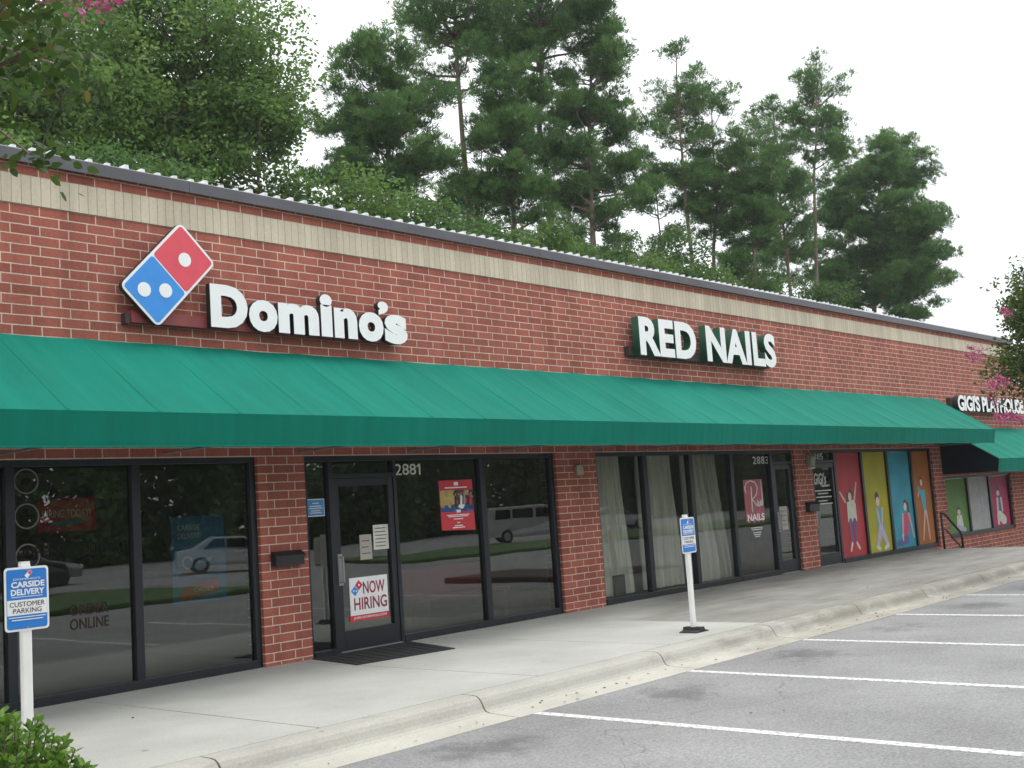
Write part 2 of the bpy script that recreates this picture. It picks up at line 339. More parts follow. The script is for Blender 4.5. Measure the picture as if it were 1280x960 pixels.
# concrete: pale recent slabs up to x=12.9, older dirty slabs beyond, washed cleaner along the shop fronts
def concrete(name, col, dirty, old_from=None, streak=True):
    m, nt, out = newmat(name)
    b = N(nt, 'ShaderNodeBsdfPrincipled', Roughness=.88); b.inputs['Specular IOR Level'].default_value = .3
    g = N(nt, 'ShaderNodeNewGeometry'); P = g.outputs['Position']
    sp = N(nt, 'ShaderNodeSeparateXYZ'); L(nt, P, sp.inputs[0])
    n1 = N(nt, 'ShaderNodeTexNoise', Scale=.9, Detail=7.0, Roughness=.62); L(nt, P, n1.inputs['Vector'])
    n2 = N(nt, 'ShaderNodeTexNoise', Scale=45., Detail=4.0, Roughness=.7); L(nt, P, n2.inputs['Vector'])
    r1 = N(nt, 'ShaderNodeMapRange'); r1.inputs['From Min'].default_value=.3; r1.inputs['From Max'].default_value=.7; r1.inputs['To Min'].default_value=.86; r1.inputs['To Max'].default_value=1.1; L(nt, n1.outputs['Fac'], r1.inputs['Value'])
    r2 = N(nt, 'ShaderNodeMapRange'); r2.inputs['From Min'].default_value=.25; r2.inputs['From Max'].default_value=.75; r2.inputs['To Min'].default_value=.86; r2.inputs['To Max'].default_value=1.14; L(nt, n2.outputs['Fac'], r2.inputs['Value'])
    mm = N(nt, 'ShaderNodeMath', operation='MULTIPLY'); L(nt, r1.outputs[0], mm.inputs[0]); L(nt, r2.outputs[0], mm.inputs[1])
    mix = N(nt, 'ShaderNodeMix', data_type='RGBA'); mix.inputs['A'].default_value = c4(col); mix.inputs['B'].default_value = c4(dirty)
    if old_from is not None:
        # old slabs start along a slanting line from the brick pier towards the kerb
        n3 = N(nt, 'ShaderNodeTexNoise', Scale=.7, Detail=5.0); L(nt, P, n3.inputs['Vector'])
        sl = N(nt, 'ShaderNodeMapRange', interpolation_type='SMOOTHSTEP'); sl.inputs['From Min'].default_value = old_from-.03; sl.inputs['From Max'].default_value = old_from+.06; L(nt, sp.outputs['X'], sl.inputs['Value'])
        # clean strip beside the wall: distance from wall vs a line opening to the right
        ya = N(nt, 'ShaderNodeMath', operation='MULTIPLY'); L(nt, sp.outputs['Y'], ya.inputs[0]); ya.inputs[1].default_value = -1
        xa = N(nt, 'ShaderNodeMath', operation='MULTIPLY_ADD'); L(nt, sp.outputs['X'], xa.inputs[0]); xa.inputs[1].default_value = .55; xa.inputs[2].default_value = -.55*old_from - 1.5
        su = N(nt, 'ShaderNodeMath', operation='ADD'); L(nt, ya.outputs[0], su.inputs[0]); L(nt, xa.outputs[0], su.inputs[1])
        sn = N(nt, 'ShaderNodeMath', operation='ADD'); L(nt, su.outputs[0], sn.inputs[0]); L(nt, n3.outputs['Fac'], sn.inputs[1])
        s2 = N(nt, 'ShaderNodeMapRange', interpolation_type='SMOOTHSTEP'); s2.inputs['From Min'].default_value = .1; s2.inputs['From Max'].default_value = 1.3; L(nt, sn.outputs[0], s2.inputs['Value'])
        n4 = N(nt, 'ShaderNodeTexNoise', Scale=1.4, Detail=6.0, Roughness=.7)
        mp4 = N(nt, 'ShaderNodeMapping'); mp4.inputs['Scale'].default_value = (.45,1.6,1); L(nt, P, mp4.inputs['Vector']); L(nt, mp4.outputs[0], n4.inputs['Vector'])
        r4 = N(nt, 'ShaderNodeMapRange'); r4.inputs['From Min'].default_value=.3; r4.inputs['From Max'].default_value=.65; r4.inputs['To Min'].default_value=.5; r4.inputs['To Max'].default_value=1; L(nt, n4.outputs['Fac'], r4.inputs['Value'])
        f1 = N(nt, 'ShaderNodeMath', operation='MULTIPLY'); L(nt, sl.outputs[0], f1.inputs[0]); L(nt, s2.outputs[0], f1.inputs[1])
        f2 = N(nt, 'ShaderNodeMath', operation='MULTIPLY'); L(nt, f1.outputs[0], f2.inputs[0]); L(nt, r4.outputs[0], f2.inputs[1])
        L(nt, f2.outputs[0], mix.inputs['Factor'])
    else:
        n3 = N(nt, 'ShaderNodeTexNoise', Scale=2.2, Detail=7.0, Roughness=.7)
        mp = N(nt, 'ShaderNodeMapping'); mp.inputs['Scale'].default_value = (.6,1.5,1.5); L(nt, P, mp.inputs['Vector']); L(nt, mp.outputs[0], n3.inputs['Vector'])
        # the further along, the dirtier
        xr = N(nt, 'ShaderNodeMapRange'); xr.inputs['From Min'].default_value = 9; xr.inputs['From Max'].default_value = 14; xr.inputs['To Min'].default_value = -.12; xr.inputs['To Max'].default_value = .14; L(nt, sp.outputs['X'], xr.inputs['Value'])
        ad = N(nt, 'ShaderNodeMath', operation='ADD'); L(nt, n3.outputs['Fac'], ad.inputs[0]); L(nt, xr.outputs[0], ad.inputs[1])
        s2 = N(nt, 'ShaderNodeMapRange', interpolation_type='SMOOTHSTEP'); s2.inputs['From Min'].default_value = .42; s2.inputs['From Max'].default_value = .72; L(nt, ad.outputs[0], s2.inputs['Value'])
        L(nt, s2.outputs[0], mix.inputs['Factor'])
    vs_ = N(nt, 'ShaderNodeTexVoronoi', Scale=1.9); L(nt, P, vs_.inputs['Vector'])
    vr_ = N(nt, 'ShaderNodeSeparateColor'); L(nt, vs_.outputs['Color'], vr_.inputs[0])
    th = N(nt, 'ShaderNodeMath', operation='MULTIPLY_ADD'); L(nt, vr_.outputs[0], th.inputs[0]); th.inputs[1].default_value = .09; th.inputs[2].default_value = -.035
    df = N(nt, 'ShaderNodeMath', operation='SUBTRACT'); L(nt, vs_.outputs['Distance'], df.inputs[0]); L(nt, th.outputs[0], df.inputs[1])
    sp_ = N(nt, 'ShaderNodeMapRange'); sp_.inputs['From Min'].default_value = -.004; sp_.inputs['From Max'].default_value = .012; sp_.inputs['To Min'].default_value = .62; sp_.inputs['To Max'].default_value = 1; L(nt, df.outputs[0], sp_.inputs['Value'])
    m5 = N(nt, 'ShaderNodeMath', operation='MULTIPLY'); L(nt, mm.outputs[0], m5.inputs[0]); L(nt, sp_.outputs[0], m5.inputs[1]); mm = m5
    sc = N(nt, 'ShaderNodeVectorMath', operation='SCALE'); L(nt, mix.outputs['Result'], sc.inputs[0]); L(nt, mm.outputs[0], sc.inputs['Scale'])
    L(nt, sc.outputs[0], b.inputs['Base Color'])
    bp = N(nt, 'ShaderNodeBump', Strength=.3, Distance=.004); L(nt, n2.outputs['Fac'], bp.inputs['Height']); L(nt, bp.outputs[0], b.inputs['Normal'])
    L(nt, b.outputs[0], out.inputs[0])
    return m
M['walk'] = concrete('sidewalk_concrete', (.392,.392,.362), (.185,.177,.158), 12.75)
M['kerbc'] = concrete('kerb_concrete', (.375,.365,.325), (.25,.235,.20))
M['gutterc'] = concrete('gutter_concrete', (.42,.405,.355), (.31,.29,.245))
M['joint'] = pbr('joint_dirt', (.09,.08,.07), .95)

def linepaint():
    m, nt, out = newmat('worn_white_line_paint')
    b = N(nt, 'ShaderNodeBsdfPrincipled', Roughness=.8)
    g = N(nt, 'ShaderNodeNewGeometry')
    n = N(nt, 'ShaderNodeTexNoise', Scale=26., Detail=5.0, Roughness=.75); L(nt, g.outputs['Position'], n.inputs['Vector'])
    cr = N(nt, 'ShaderNodeValToRGB'); e = cr.color_ramp.elements
    e[0].position = .40; e[0].color = (.26,.26,.255,1); e[1].position = .52; e[1].color = (.62,.62,.60,1)
    L(nt, n.outputs['Fac'], cr.inputs['Fac']); L(nt, cr.outputs[0], b.inputs['Base Color']); L(nt, b.outputs[0], out.inputs[0])
    return m
M['line'] = linepaint()

# ------------------------------------------------------------------ lettering
DG = None
def glyphs(s, offset=0., extrude=0., spacing=1.0):
    cu = bpy.data.curves.new('lettering', 'FONT'); cu.body = s; cu.size = 1; cu.offset = offset; cu.extrude = extrude
    cu.space_character = spacing; cu.resolution_u = 4; cu.align_x = 'LEFT'
    o = bpy.data.objects.new('lettering', cu); COL.objects.link(o)
    dg = bpy.context.evaluated_depsgraph_get(); dg.update()
    me = bpy.data.meshes.new_from_object(o.evaluated_get(dg))
    bpy.data.objects.remove(o); bpy.data.curves.remove(cu)
    return me
def fit_text(name, s, x0, x1, z0, z1, y, depth, mats, parent=None, offset=0., spacing=1.0, shear=0., own=True):
    """lettering facing -Y filling the box x0..x1, z0..z1; front face at y, solid back to y+depth"""
    me = glyphs(s, offset, .5, spacing); me.name = name
    n = len(me.vertices); co = np.empty(n*3); me.vertices.foreach_get('co', co); co = co.reshape(-1,3)
    mn, mx = co.min(0), co.max(0)
    X = x0 + (co[:,0]-mn[0])/max(mx[0]-mn[0],1e-6)*(x1-x0)
    Z = z0 + (co[:,1]-mn[1])/max(mx[1]-mn[1],1e-6)*(z1-z0)
    Y = y + (mx[2]-co[:,2])/max(mx[2]-mn[2],1e-6)*depth
    nz = np.array([p.normal.z for p in me.polygons])
    out = np.stack([X + shear*(Z-z0), Y, Z], -1)
    me.vertices.foreach_set('co', out.ravel())
    if not isinstance(mats, (list, tuple)): mats = [mats]
    me.materials.clear()
    for m in mats: me.materials.append(m)
    if len(mats) > 1: me.polygons.foreach_set('material_index', (nz < .5).astype(np.int32))
    else: me.polygons.foreach_set('material_index', np.zeros(len(nz), np.int32))
    me.update()
    o = bpy.data.objects.new(name, me); COL.objects.link(o); attach(o, parent)
    return o
def widths(s, offset, spacing=1.0):
    """(left,right) of each glyph of s in font units"""
    r = []
    for i in range(len(s)):
        if s[i] == ' ': r.append(None); continue
        me = glyphs(s[:i+1], offset, 0., spacing); xs = [v.co.x for v in me.vertices]; rt = max(xs); bpy.data.meshes.remove(me)
        me = glyphs(s[i], offset, 0., spacing); xs = [v.co.x for v in me.vertices]; w = max(xs)-min(xs); ys = [v.co.y for v in me.vertices]
        r.append((rt-w, rt, min(ys), max(ys))); bpy.data.meshes.remove(me)
    return r

# ================================================================== SETTING
GZ = -.16            # asphalt
def sheet(name, x0, x1, y0, y1, z, mat, nx=1, ny=1):
    mb = MB()
    for i in range(nx):
        for j in range(ny):
            a, b = x0+(x1-x0)*i/nx, x0+(x1-x0)*(i+1)/nx; c, d = y0+(y1-y0)*j/ny, y0+(y1-y0)*(j+1)/ny
            mb.add([(a,c,z),(b,c,z),(b,d,z),(a,d,z)], [(0,1,2,3)])
    return mb.build(name, mat)
tag(sheet('ground', -1500, 1500, -1500, 1500, -1.6, M['grass']), kind='structure')
mb = MB(); mb.box(-120, 140, -60, -4.28, -2.2, GZ)
lot = tag(mb.build('parking_lot', M['asphalt']), kind='structure')
# painted stall lines
for i, x in enumerate((2.9, 5.36, 7.67, 10.07, 12.52, 15.14, 17.72)):
    mb = MB(); w = .055
    mb.box(x-w, x+w, -9.6, -4.30, GZ-.01, GZ+.004)
    mb.build('parking_line', M['line'], lot)
# kerb and gutter pan in cast lengths with seams
seams = [-7.9,-5.2,-2.6,0.0,2.2,4.77,7.43,10.2,12.55,14.9,17.15,19.6,22.2,24.8,27.4,30.0,32.6,35.2,37.8]
prof = [(-3.66,-1.),(-3.66,.0),(-3.79,.0),(-3.84,-.006),(-3.875,-.024),(-3.90,-.055),(-3.925,-.105),(-3.945,-.128),(-3.985,-.139),(-3.985,-1.)]
prof2 = [(-3.987,-1.),(-3.987,-.1395),(-4.32,-.154),(-4.32,-1.)]
mb = MB(); mg = MB()
for a, b in zip(seams[:-1], seams[1:]):
    mb.prism_x(prof[::-1], a+.009, b-.009); mg.prism_x(prof2[::-1], a+.006, b-.006)
tag(mb.build('kerb', M['kerbc']), kind='structure')
tag(mg.build('gutter', M['gutterc']), kind='structure')
# sidewalk slabs
mb = MB()
xs = [-8, -5.1, -2.4, .2, 3.05, 5.86, 8.5, 10.75, 12.74, 15.5, 18.3, 21.1, 23.9, 26.9]
for a, b in zip(xs[:-1], xs[1:]):
    mb.box(a+.008, b-.008, -3.632, .34, -.3, 0.0)
tag(mb.build('sidewalk', M['walk'], bevel=.006), kind='structure')
mb = MB(); mb.box(-8, 26.85, -3.652, .33, -.6, -.035); tag(mb.build('sidewalk_bed', M['joint']), kind='structure')
mb = MB()
for k in range(4): mb.box(26.9+.3*k, 27.2+.3*k, -3.648, -.004, -1.2, -.175*(k+1)+.0)
mb.box(28.1, 46, -3.648, .33, -1.2, -.7)
tag(mb.build('steps', M['walk']), kind='structure')
# planting islands
mb = MB(); mb.box(-2.5, 2.6, -9.6, -4.33, -.5, -.02); mb.box(20.75, 23.5, -9.6, -4.33, -.5, -.02)
tag(mb.build('planting_island', M['mulch'], bevel=.05), kind='structure')
mb = MB(); mb.box(-20, 19, -21, -14.5, -.5, -.02); mb.box(30, 66, -26, -19.5, -.5, -.02)
tag(mb.build('grass_island', M['grass'], bevel=.08), kind='structure')

# ================================================================== BUILDING
XL, XR = -8.0, 34.7
strip = empty('shopping_strip', (13, 0, 0), 'long single storey red brick shopping strip with beige band and dark glass shop fronts', 'building')
ZL = 2.377
mb = MB()
mb.box(XL, 28.62, 0, .3, ZL, 5.36)
mb.box(28.62, XR, 0, .3, 1.66, 5.36)
mb.box(XR-.3, XR, .3, 13, -1.5, 5.36); mb.box(XL, XL+.3, .3, 13, -1.5, 5.36); mb.box(XL+.3, XR-.3, 12.7, 13, -1.5, 5.36)
mb.build('brick_wall', M['brick'], strip)
mb = MB(); mb.box(XL, XR+.012, -.014, .02, ZB, ZB+.3048); mb.box(XR-.29, XR+.0122, -.0135, .02, 4.28, ZB-.001)
mb.build('soldier_band', M['band'], strip)
# next lower stretch of the strip to the right
mb = MB(); mb.box(XR+.002, 46, .05, .35, 1.66, 4.66); mb.build('brick_wall', M['brick'], strip)
mb = MB(); mb.box(XR+.012, 46, .036, .08, 4.22, 4.52); mb.build('soldier_band', M['band'], strip)
mb = MB(); mb.box(XR+.01, 46, -.02, .5, 4.66, 4.80); mb.build('coping', M['coping'], strip)
mb = MB(); mb.box(XR+.002, 36.2, .05, .35, -1.5, 1.66); mb.box(38, 46, .05, .35, -1.5, 1.66); mb.build('brick_pier', M['brick'], strip)
mb = MB(); mb.box(XR+.35, 45.9, .4, 13, 4.5, 4.6); mb.build('roof_deck', M['coping'], strip)
# coping: sheet metal with a drip edge
mb = MB()
cop = [(-.075,5.335),(-.062,5.335),(-.062,5.36),(.36,5.36),(.36,5.47),(-.055,5.475),(-.075,5.46)]
x = XL
while x < XR-.1:
    x2 = min(x+3.05, XR+.06); mb.prism_x(cop, x+.002, x2-.002); x = x2
mb.build('coping', M['coping'], strip)
mb = MB()
mb.add([(XL,.34,5.45),(XR,.34,5.45),(XR,12.8,5.2),(XL,12.8,5.2)], [(0,1,2,3)])
x = XL+.1
while x < XR:
    j = random.uniform(-.012,.012); h = random.uniform(.05,.072)
    mb.prism_y([(x-.034+j,5.475),(x+.034+j,5.475),(x+.022+j,5.475+h),(x-.022+j,5.475+h)], .02, .55)
    x += .2032
mb.build('ribbed_roof', M['rib'], strip)

# piers
def pier(a, b, z0=-.25, z1=ZL):
    m = MB(); m.box(a, b, 0, .3, z0, z1); return m.build('brick_pier', M['brick'], strip)
pier(XL, 2.0); pier(8.06, 8.735); pier(13.47, 14.46); pier(20.93, 21.66); pier(27.96, 28.62, -1.3)
pier(33.45, XR, -1.3, 1.66)
mb = MB(); mb.box(28.62, 33.45, 0, .3, -1.3, .13); mb.build('knee_wall', M['brick'], strip)
mb = MB(); mb.box(26.9, 27.96, .01, .3, -1.3, -.005); mb.build('stair_wall', M['brick'], strip)

# interior shells
def room(a, b, z0, z1, deep):
    m = MB(); m.box(a, b, .34, deep, z0-.08, z0+.012); m.build('interior_floor', M['inside_floor'], strip)
    m = MB(); m.box(a, b, .31, deep, z1, z1+.05); m.build('interior_ceiling', M['inside'], strip)
    m = MB(); m.box(a, b, deep, deep+.1, z0, z1); m.box(a-.05, a, .31, deep, z0, z1); m.box(b, b+.05, .31, deep, z0, z1)
    m.build('interior_wall', M['inside'], strip)
room(1.6, 13.9, 0, 2.6, 6); room(14.0, 21.25, 0, 2.6, 4); room(21.35, 28.2, 0, 2.6, 3); room(28.3, 33.9, -.7, 1.9, 3)

FY0, FY1, GY = .05, .15, .10
FW = .05
def window(x0, x1, posts, z0, z1, glass='glass', sill=.09):
    """a shop window: frame, with each pane its own child"""
    m = MB()
    m.box(x0, x0+FW+.03, FY0, FY1, z0, z1); m.box(x1-FW-.03, x1, FY0, FY1, z0, z1)
    m.box(x0+FW+.03, x1-FW-.03, FY0, FY1, z1-.065, z1)
    m.box(x0+FW+.03, x1-FW-.03, FY0-.015, FY1, z0, z0+sill)
    lim = [x0+FW+.03]
    for p in posts:
        m.box(p-FW*.95, p+FW*.95, FY0-.005, FY1, z0+sill, z1-.065); lim += [p-FW*.95, p+FW*.95]
    lim.append(x1-FW-.03)
    f = m.build('shop_window', M['frame'], strip, bevel=.004)
    for i in range(0, len(lim), 2):
        g = MB(); g.box(lim[i], lim[i+1], GY-.003, GY+.003, z0+sill, z1-.065); g.build('pane', M[glass], f)
    return f
def door(x0, x1, z1, handle_left=True, glass='glass', kick=.25):
    m = MB(); st = .085
    m.box(x0, x0+st, FY0+.01, FY1-.01, .012, z1); m.box(x1-st, x1, FY0+.01, FY1-.01, .012, z1)
    m.box(x0+st, x1-st, FY0+.01, FY1-.01, z1-.09, z1); m.box(x0+st, x1-st, FY0+.01, FY1-.01, .012, kick)
    d = m.build('door', M['frame'], strip, bevel=.004)
    g = MB(); g.box(x0+st, x1-st, GY-.003, GY+.003, kick, z1-.09); g.build('pane', M[glass], d)
    hx = x0+.05 if handle_left else x1-.05
    h = MB(); h.tube([(hx,.06,1.14),(hx,-.005,1.14),(hx,-.005,.84),(hx,.06,.84)], .014); h.box(hx-.035,hx+.035,.045,.06,.80,1.18)
    h.build('pull_handle', M['grey_metal'], d)
    t = MB(); t.box(x0, x1, FY0-.03, FY1, .0, .013); t.build('threshold', M['grey_metal'], d)
    return d
# first shop, left windows
window(2.0, 8.06, [3.83, 5.20, 6.54], .0, ZL)
# first shop, entrance
m = MB()
m.box(8.735,8.80,FY0,FY1,0,ZL); m.box(9.13,9.20,FY0-.005,FY1,0,ZL-.065); m.box(10.20,10.255,FY0-.005,FY1,0,ZL-.065)
m.box(8.80,13.39,FY0,FY1,ZL-.065,ZL); m.box(13.39,13.47,FY0,FY1,0,ZL); m.box(9.20,10.20,FY0,FY1,2.10,2.155)
m.box(8.80,9.13,FY0-.015,FY1,0,.06); m.box(10.255,13.39,FY0-.015,FY1,0,.09); m.box(11.835,11.94,FY0-.005,FY1,.09,ZL-.065)
ent = m.build('shop_window', M['frame'], strip, bevel=.004)
for a,b,c,d in ((8.80,9.13,.06,ZL-.065),(9.20,10.20,2.155,ZL-.065),(10.255,11.835,.09,ZL-.065),(11.94,13.39,.09,ZL-.065)):
    g = MB(); g.box(a,b,GY-.003,GY+.003,c,d); g.build('pane', M['glass'], ent)
door(9.205, 10.195, 2.095)
# second shop
m = MB()
m.box(14.46,14.54,FY0,FY1,0,ZL); m.box(20.85,20.93,FY0,FY1,0,ZL); m.box(14.54,20.85,FY0,FY1,ZL-.065,ZL)
for p in (15.855, 17.25): m.box(p-.06,p+.06,FY0-.005,FY1,.09,ZL-.065)
for p in (18.6, 20.09): m.box(p-.05,p+.05,FY0-.005,FY1,0,ZL-.065)
m.box(14.54,18.55,FY0-.015,FY1,0,.09); m.box(18.65,20.04,FY0-.015,FY1,0,.09); m.box(20.14,20.85,FY0,FY1,2.10,2.155)
ent = m.build('shop_window', M['frame'], strip, bevel=.004)
for a,b,c,d in ((14.54,15.795,.09,ZL-.065),(15.915,17.19,.09,ZL-.065),(17.31,18.55,.09,ZL-.065),(18.65,20.04,.09,ZL-.065),(20.14,20.85,2.155,ZL-.065)):
    g = MB(); g.box(a,b,GY-.003,GY+.003,c,d); g.build('pane', M['glass_clear'], ent)
door(20.145, 20.845, 2.095)
# third shop: door and mural windows
m = MB()
m.box(21.66,21.73,FY0,FY1,0,ZL); m.box(21.73,27.9,FY0,FY1,ZL-.065,ZL); m.box(27.9,27.96,FY0,FY1,0,ZL); m.box(22.74,22.83,FY0-.005,FY1,0,ZL-.065)
for p in (24.1, 25.43, 26.77): m.box(p-.05,p+.05,FY0-.005,FY1,.09,ZL-.065)
m.box(22.83,27.9,FY0-.015,FY1,0,.09); m.box(21.73,22.74,FY0,FY1,2.10,2.155)
ent = m.build('shop_window', M['frame'], strip, bevel=.004)
mur_x = [(22.83,24.05),(24.15,25.38),(25.48,26.72),(26.82,27.9)]
for a,b in mur_x:
    g = MB(); g.box(a,b,GY-.003,GY+.003,.09,ZL-.065); g.build('pane', M['glass'], ent)
g = MB(); g.box(21.73,22.74,GY-.003,GY+.003,2.155,ZL-.065); g.build('pane', M['glass'], ent)
door(21.735, 22.735, 2.095)
# fourth shop, a step lower
mur2_x = [(28.87,30.2),(30.31,31.78),(31.92,33.33)]
window(28.70, 33.45, [30.255, 31.85], .13, 1.66)
m = MB(); m.box(28.62,28.70,.02,.28,.13,1.66); m.build('window_jamb', M['frame'], strip)

# things fixed on the piers
def mailbox(x0, x1, z0, z1, label):
    e = empty('mailbox', ((x0+x1)/2, -.0, z0), label, 'mailbox', 'wall mailboxes on the piers')
    m = MB(); m.prism_x([(-.002,z0),(-.10,z0),(-.10,z1-.05),(-.03,z1),(-.002,z1)][::-1], x0, x1); m.build('box', M['black'], e, bevel=.006)
    m = MB(); m.prism_x([(-.105,z1-.075),(-.112,z1-.075),(-.112,z1-.045),(-.03,z1+.008),(-.002,z1+.008),(-.002,z1+.002),(-.032,z1+.002),(-.105,z1-.049)][::-1], x0-.008, x1+.008); m.build('lid', M['black'], e)
mailbox(8.19, 8.60, 1.11, 1.27, 'black metal mailbox on the brick pier left of the pizza shop door')
mailbox(21.22, 21.64, 1.13, 1.32, 'dark grey mailbox on the narrow far pier between the nail shop and the mural windows')
e = empty('wall_lamp', (21.53, 0, 2.0), 'small beige lamp box high on the narrow far pier', 'lamp')
m = MB(); m.prism_x([(-.002,2.0),(-.09,2.03),(-.12,2.22),(-.08,2.27),(-.002,2.27)][::-1], 21.43, 21.63); m.build('housing', M['lamp_beige'], e, bevel=.008)
m = MB(); m.box(21.45,21.61,-.10,-.02,1.985,2.012); m.build('lens', M['paper'], e)
e = empty('junction_box', (13.98, 0, 2.05), 'small beige junction box on the brick pier between the two shops', 'junction box')
m = MB(); m.box(13.91,14.05,-.05,-.002,2.04,2.17); m.build('box', M['lamp_beige'], e, bevel=.006)
m = MB(); m.box(13.90,14.06,-.056,-.0505,2.03,2.18); m.build('cover_plate', M['lamp_beige'], e, bevel=.002)

# ------------------------------------------------------------------ awnings
def awning(name, x0, x1, dz, label, ends):
    e = empty(name, ((x0+x1)/2, 0, 2.4+dz), label, 'awning')
    zt, zf, zv, yf = 3.605+dz, 2.705+dz, 2.395+dz, -1.40
    step = .90; sub = 8; rows = 8
    n = int(round((x1-x0)/step)); nx = n*sub
    m = MB(); vs = []; rg = random.Random(3)
    sags = [rg.uniform(.025,.052) for _ in range(n)]
    for j in range(rows+1):
        t = j/rows
        for i in range(nx+1):
            k = i/sub; fr = k-math.floor(k); sg = sags[min(int(k), n-1)]
            s = (math.sin(math.pi*fr)**.85 if 0 < fr < 1 else 0) * (math.sin(math.pi*min(max(t,.02),.98))**.5) * sg
            wr = .006*math.sin(i*1.7+j*.9)*t
            x = x0+(x1-x0)*i/nx; y = -.006+(yf+.006)*t; z = zt+(zf-zt)*t
            vs.append((x, y+s*.55, z-s*.84+wr*.3))
    fs = [(j*(nx+1)+i, (j+1)*(nx+1)+i, (j+1)*(nx+1)+i+1, j*(nx+1)+i+1) for j in range(rows) for i in range(nx)]
    m.add(vs, fs); o = m.build('canopy', M['awning'], e, smooth=True)
    # stitched seams over the rafters
    nn = Vector((0, -(zt-zf), -yf)).normalized()
    if nn.z < 0: nn = -nn
    for k in range(n+1):
        m = MB(); x = min(max(x0+(x1-x0)*k/n, x0+.02), x1-.02)
        a, b = Vector((x,-.03,zt-.022)), Vector((x,yf+.015,zf+.006))
        w1, w2 = Vector((.024,0,0)), Vector((.012,0,0))
        m.add([a-w1-nn*.004, b-w1-nn*.004, b+w1-nn*.004, a+w1-nn*.004, a-w2+nn*.007, b-w2+nn*.007, b+w2+nn*.007, a+w2+nn*.007], [(4,5,6,7),(0,1,5,4),(2,3,7,6),(1,2,6,5)])
        m.build('seam', M['awning'], e)
    # valance
    m = MB(); vs = []
    for j in range(4):
        for i in range(nx+1):
            w = (.006*math.sin(i*.9)+.005*math.sin(i*2.3+1))*(j/3)
            vs.append((x0+(x1-x0)*i/nx, yf-.004+w+.055*j/3, zf-.001-(zf-zv)*j/3))
    fs = [(j*(nx+1)+i, (j+1)*(nx+1)+i, (j+1)*(nx+1)+i+1, j*(nx+1)+i+1) for j in range(3) for i in range(nx)]
    m.add(vs, fs); m.build('valance', M['awning'], e, smooth=True)
    m = MB(); m.box(x0, x1, yf+.040, yf+.066, zv-.014, zv+.008); m.build('hem', M['awning'], e)
    for x in ends:
        m = MB(); d = .008
        m.prism_x([(-.006,zt-.01),(-.006,zv+.02),(yf+.068,zv+.01),(yf+.016,zf-.006)], x-d, x+d)
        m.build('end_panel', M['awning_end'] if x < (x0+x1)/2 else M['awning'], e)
    # frame behind the fabric
    m = MB()
    m.tube([(x0+.02,yf+.10,zv+.03),(x1-.02,yf+.10,zv+.03)], .018, 6); m.tube([(x0+.02,yf+.05,zf-.05),(x1-.02,yf+.05,zf-.05)], .018, 6)
    for k in range(0, n+1, 2):
        x = min(max(x0+(x1-x0)*k/n, x0+.04), x1-.04)
        m.tube([(x,-.005,zt-.06),(x,yf+.05,zf-.05),(x,yf+.10,zv+.03),(x,-.005,zv+.03)], .014, 6)
    m.build('frame', M['grey_metal'], e)
    return e
awning('awning', 1.46, 28.46, 0, 'long green fabric awning running over the first three shop fronts', (1.46, 28.452))
awning('awning', 28.52, 37.5, -.70, 'lower green awning at the far right end, a step below the long one', (28.528, 37.49))

# ------------------------------------------------------------------ shop signs on the wall
def slab(pts, y0, y1, name, mat, parent): 
    m = MB(); m.prism_y(pts, y0, y1); return m.build(name, mat, parent)
lg = empty('dice_panel_sign', (6.85, 0, 4.3), 'tilted red and blue dice shaped sign panel with three white dots on the brick wall', 'sign')
cx, cz, hl, hw = 6.873, 4.342, .540, .302
ang = R(46)
def loc(u, v): return (cx+u*math.cos(ang)-v*math.sin(ang), cz+u*math.sin(ang)+v*math.cos(ang))
base = rrect(-hl, hl, -hw, hw, .07)
slab([loc(u,v) for u,v in base], -.19, -.13, 'cabinet', M['letter_side'], lg)
slab([loc(u,v) for u,v in rrect(-hl+.003, hl-.003, -hw+.003, hw-.003, .068)], -.20, -.1905, 'face_border', M['acrylic'], lg)
g_ = .030
slab([loc(u,v) for u,v in rrect(.009, hl-g_, -hw+g_, hw-g_, .035)], -.204, -.2005, 'red_field', M['sign_red'], lg)
slab([loc(u,v) for u,v in rrect(-hl+g_, -.009, -hw+g_, hw-g_, .035)], -.204, -.2005, 'blue_field', M['sign_blue'], lg)
for (px, pz) in ((7.067,4.520), (6.562,4.142), (6.818,4.155)):
    slab(ellipse(px, pz, .078, .078), -.208, -.2045, 'dot', M['acrylic'], lg)
for u in (-.4, .4):
    m = MB(); p = loc(u, 0); m.box(p[0]-.03, p[0]+.03, -.13, -.001, p[1]-.03, p[1]+.03)
    m.build('bracket', M['grey_metal'], lg)

ls = empty('letter_sign', (8.85, 0, 3.75), 'white rounded letters on a red bar, beside the tilted dice panel', 'sign')
YF, LD = -.25, .14
lm = [M['acrylic'], M['letter_side']]
for ch, x0, x1, z0, z1 in (('D',7.35,7.845,3.795,4.285),('o',7.862,8.262,3.785,4.160),('m',8.276,8.876,3.795,4.158),('i',8.905,9.092,3.795,4.318),
                           ('n',9.118,9.484,3.793,4.172),('o',9.512,9.925,3.780,4.158),("\u2019",9.845,10.02,4.135,4.312),('s',9.947,10.341,3.775,4.157)):
    fit_text('letter', ch, x0+.034, x1+.036, z0+.012, z1+.012, -.19, .08, lm, ls, offset=.058)
m = MB(); m.box(6.46, 10.25, -.108, -.001, 3.80, 3.925); m.build('raceway', M['raceway'], ls, bevel=.004)
m = MB(); m.box(6.40, 6.455, -.09, -.001, 3.79, 3.9); m.build('junction_box', M['raceway_dark'], ls)

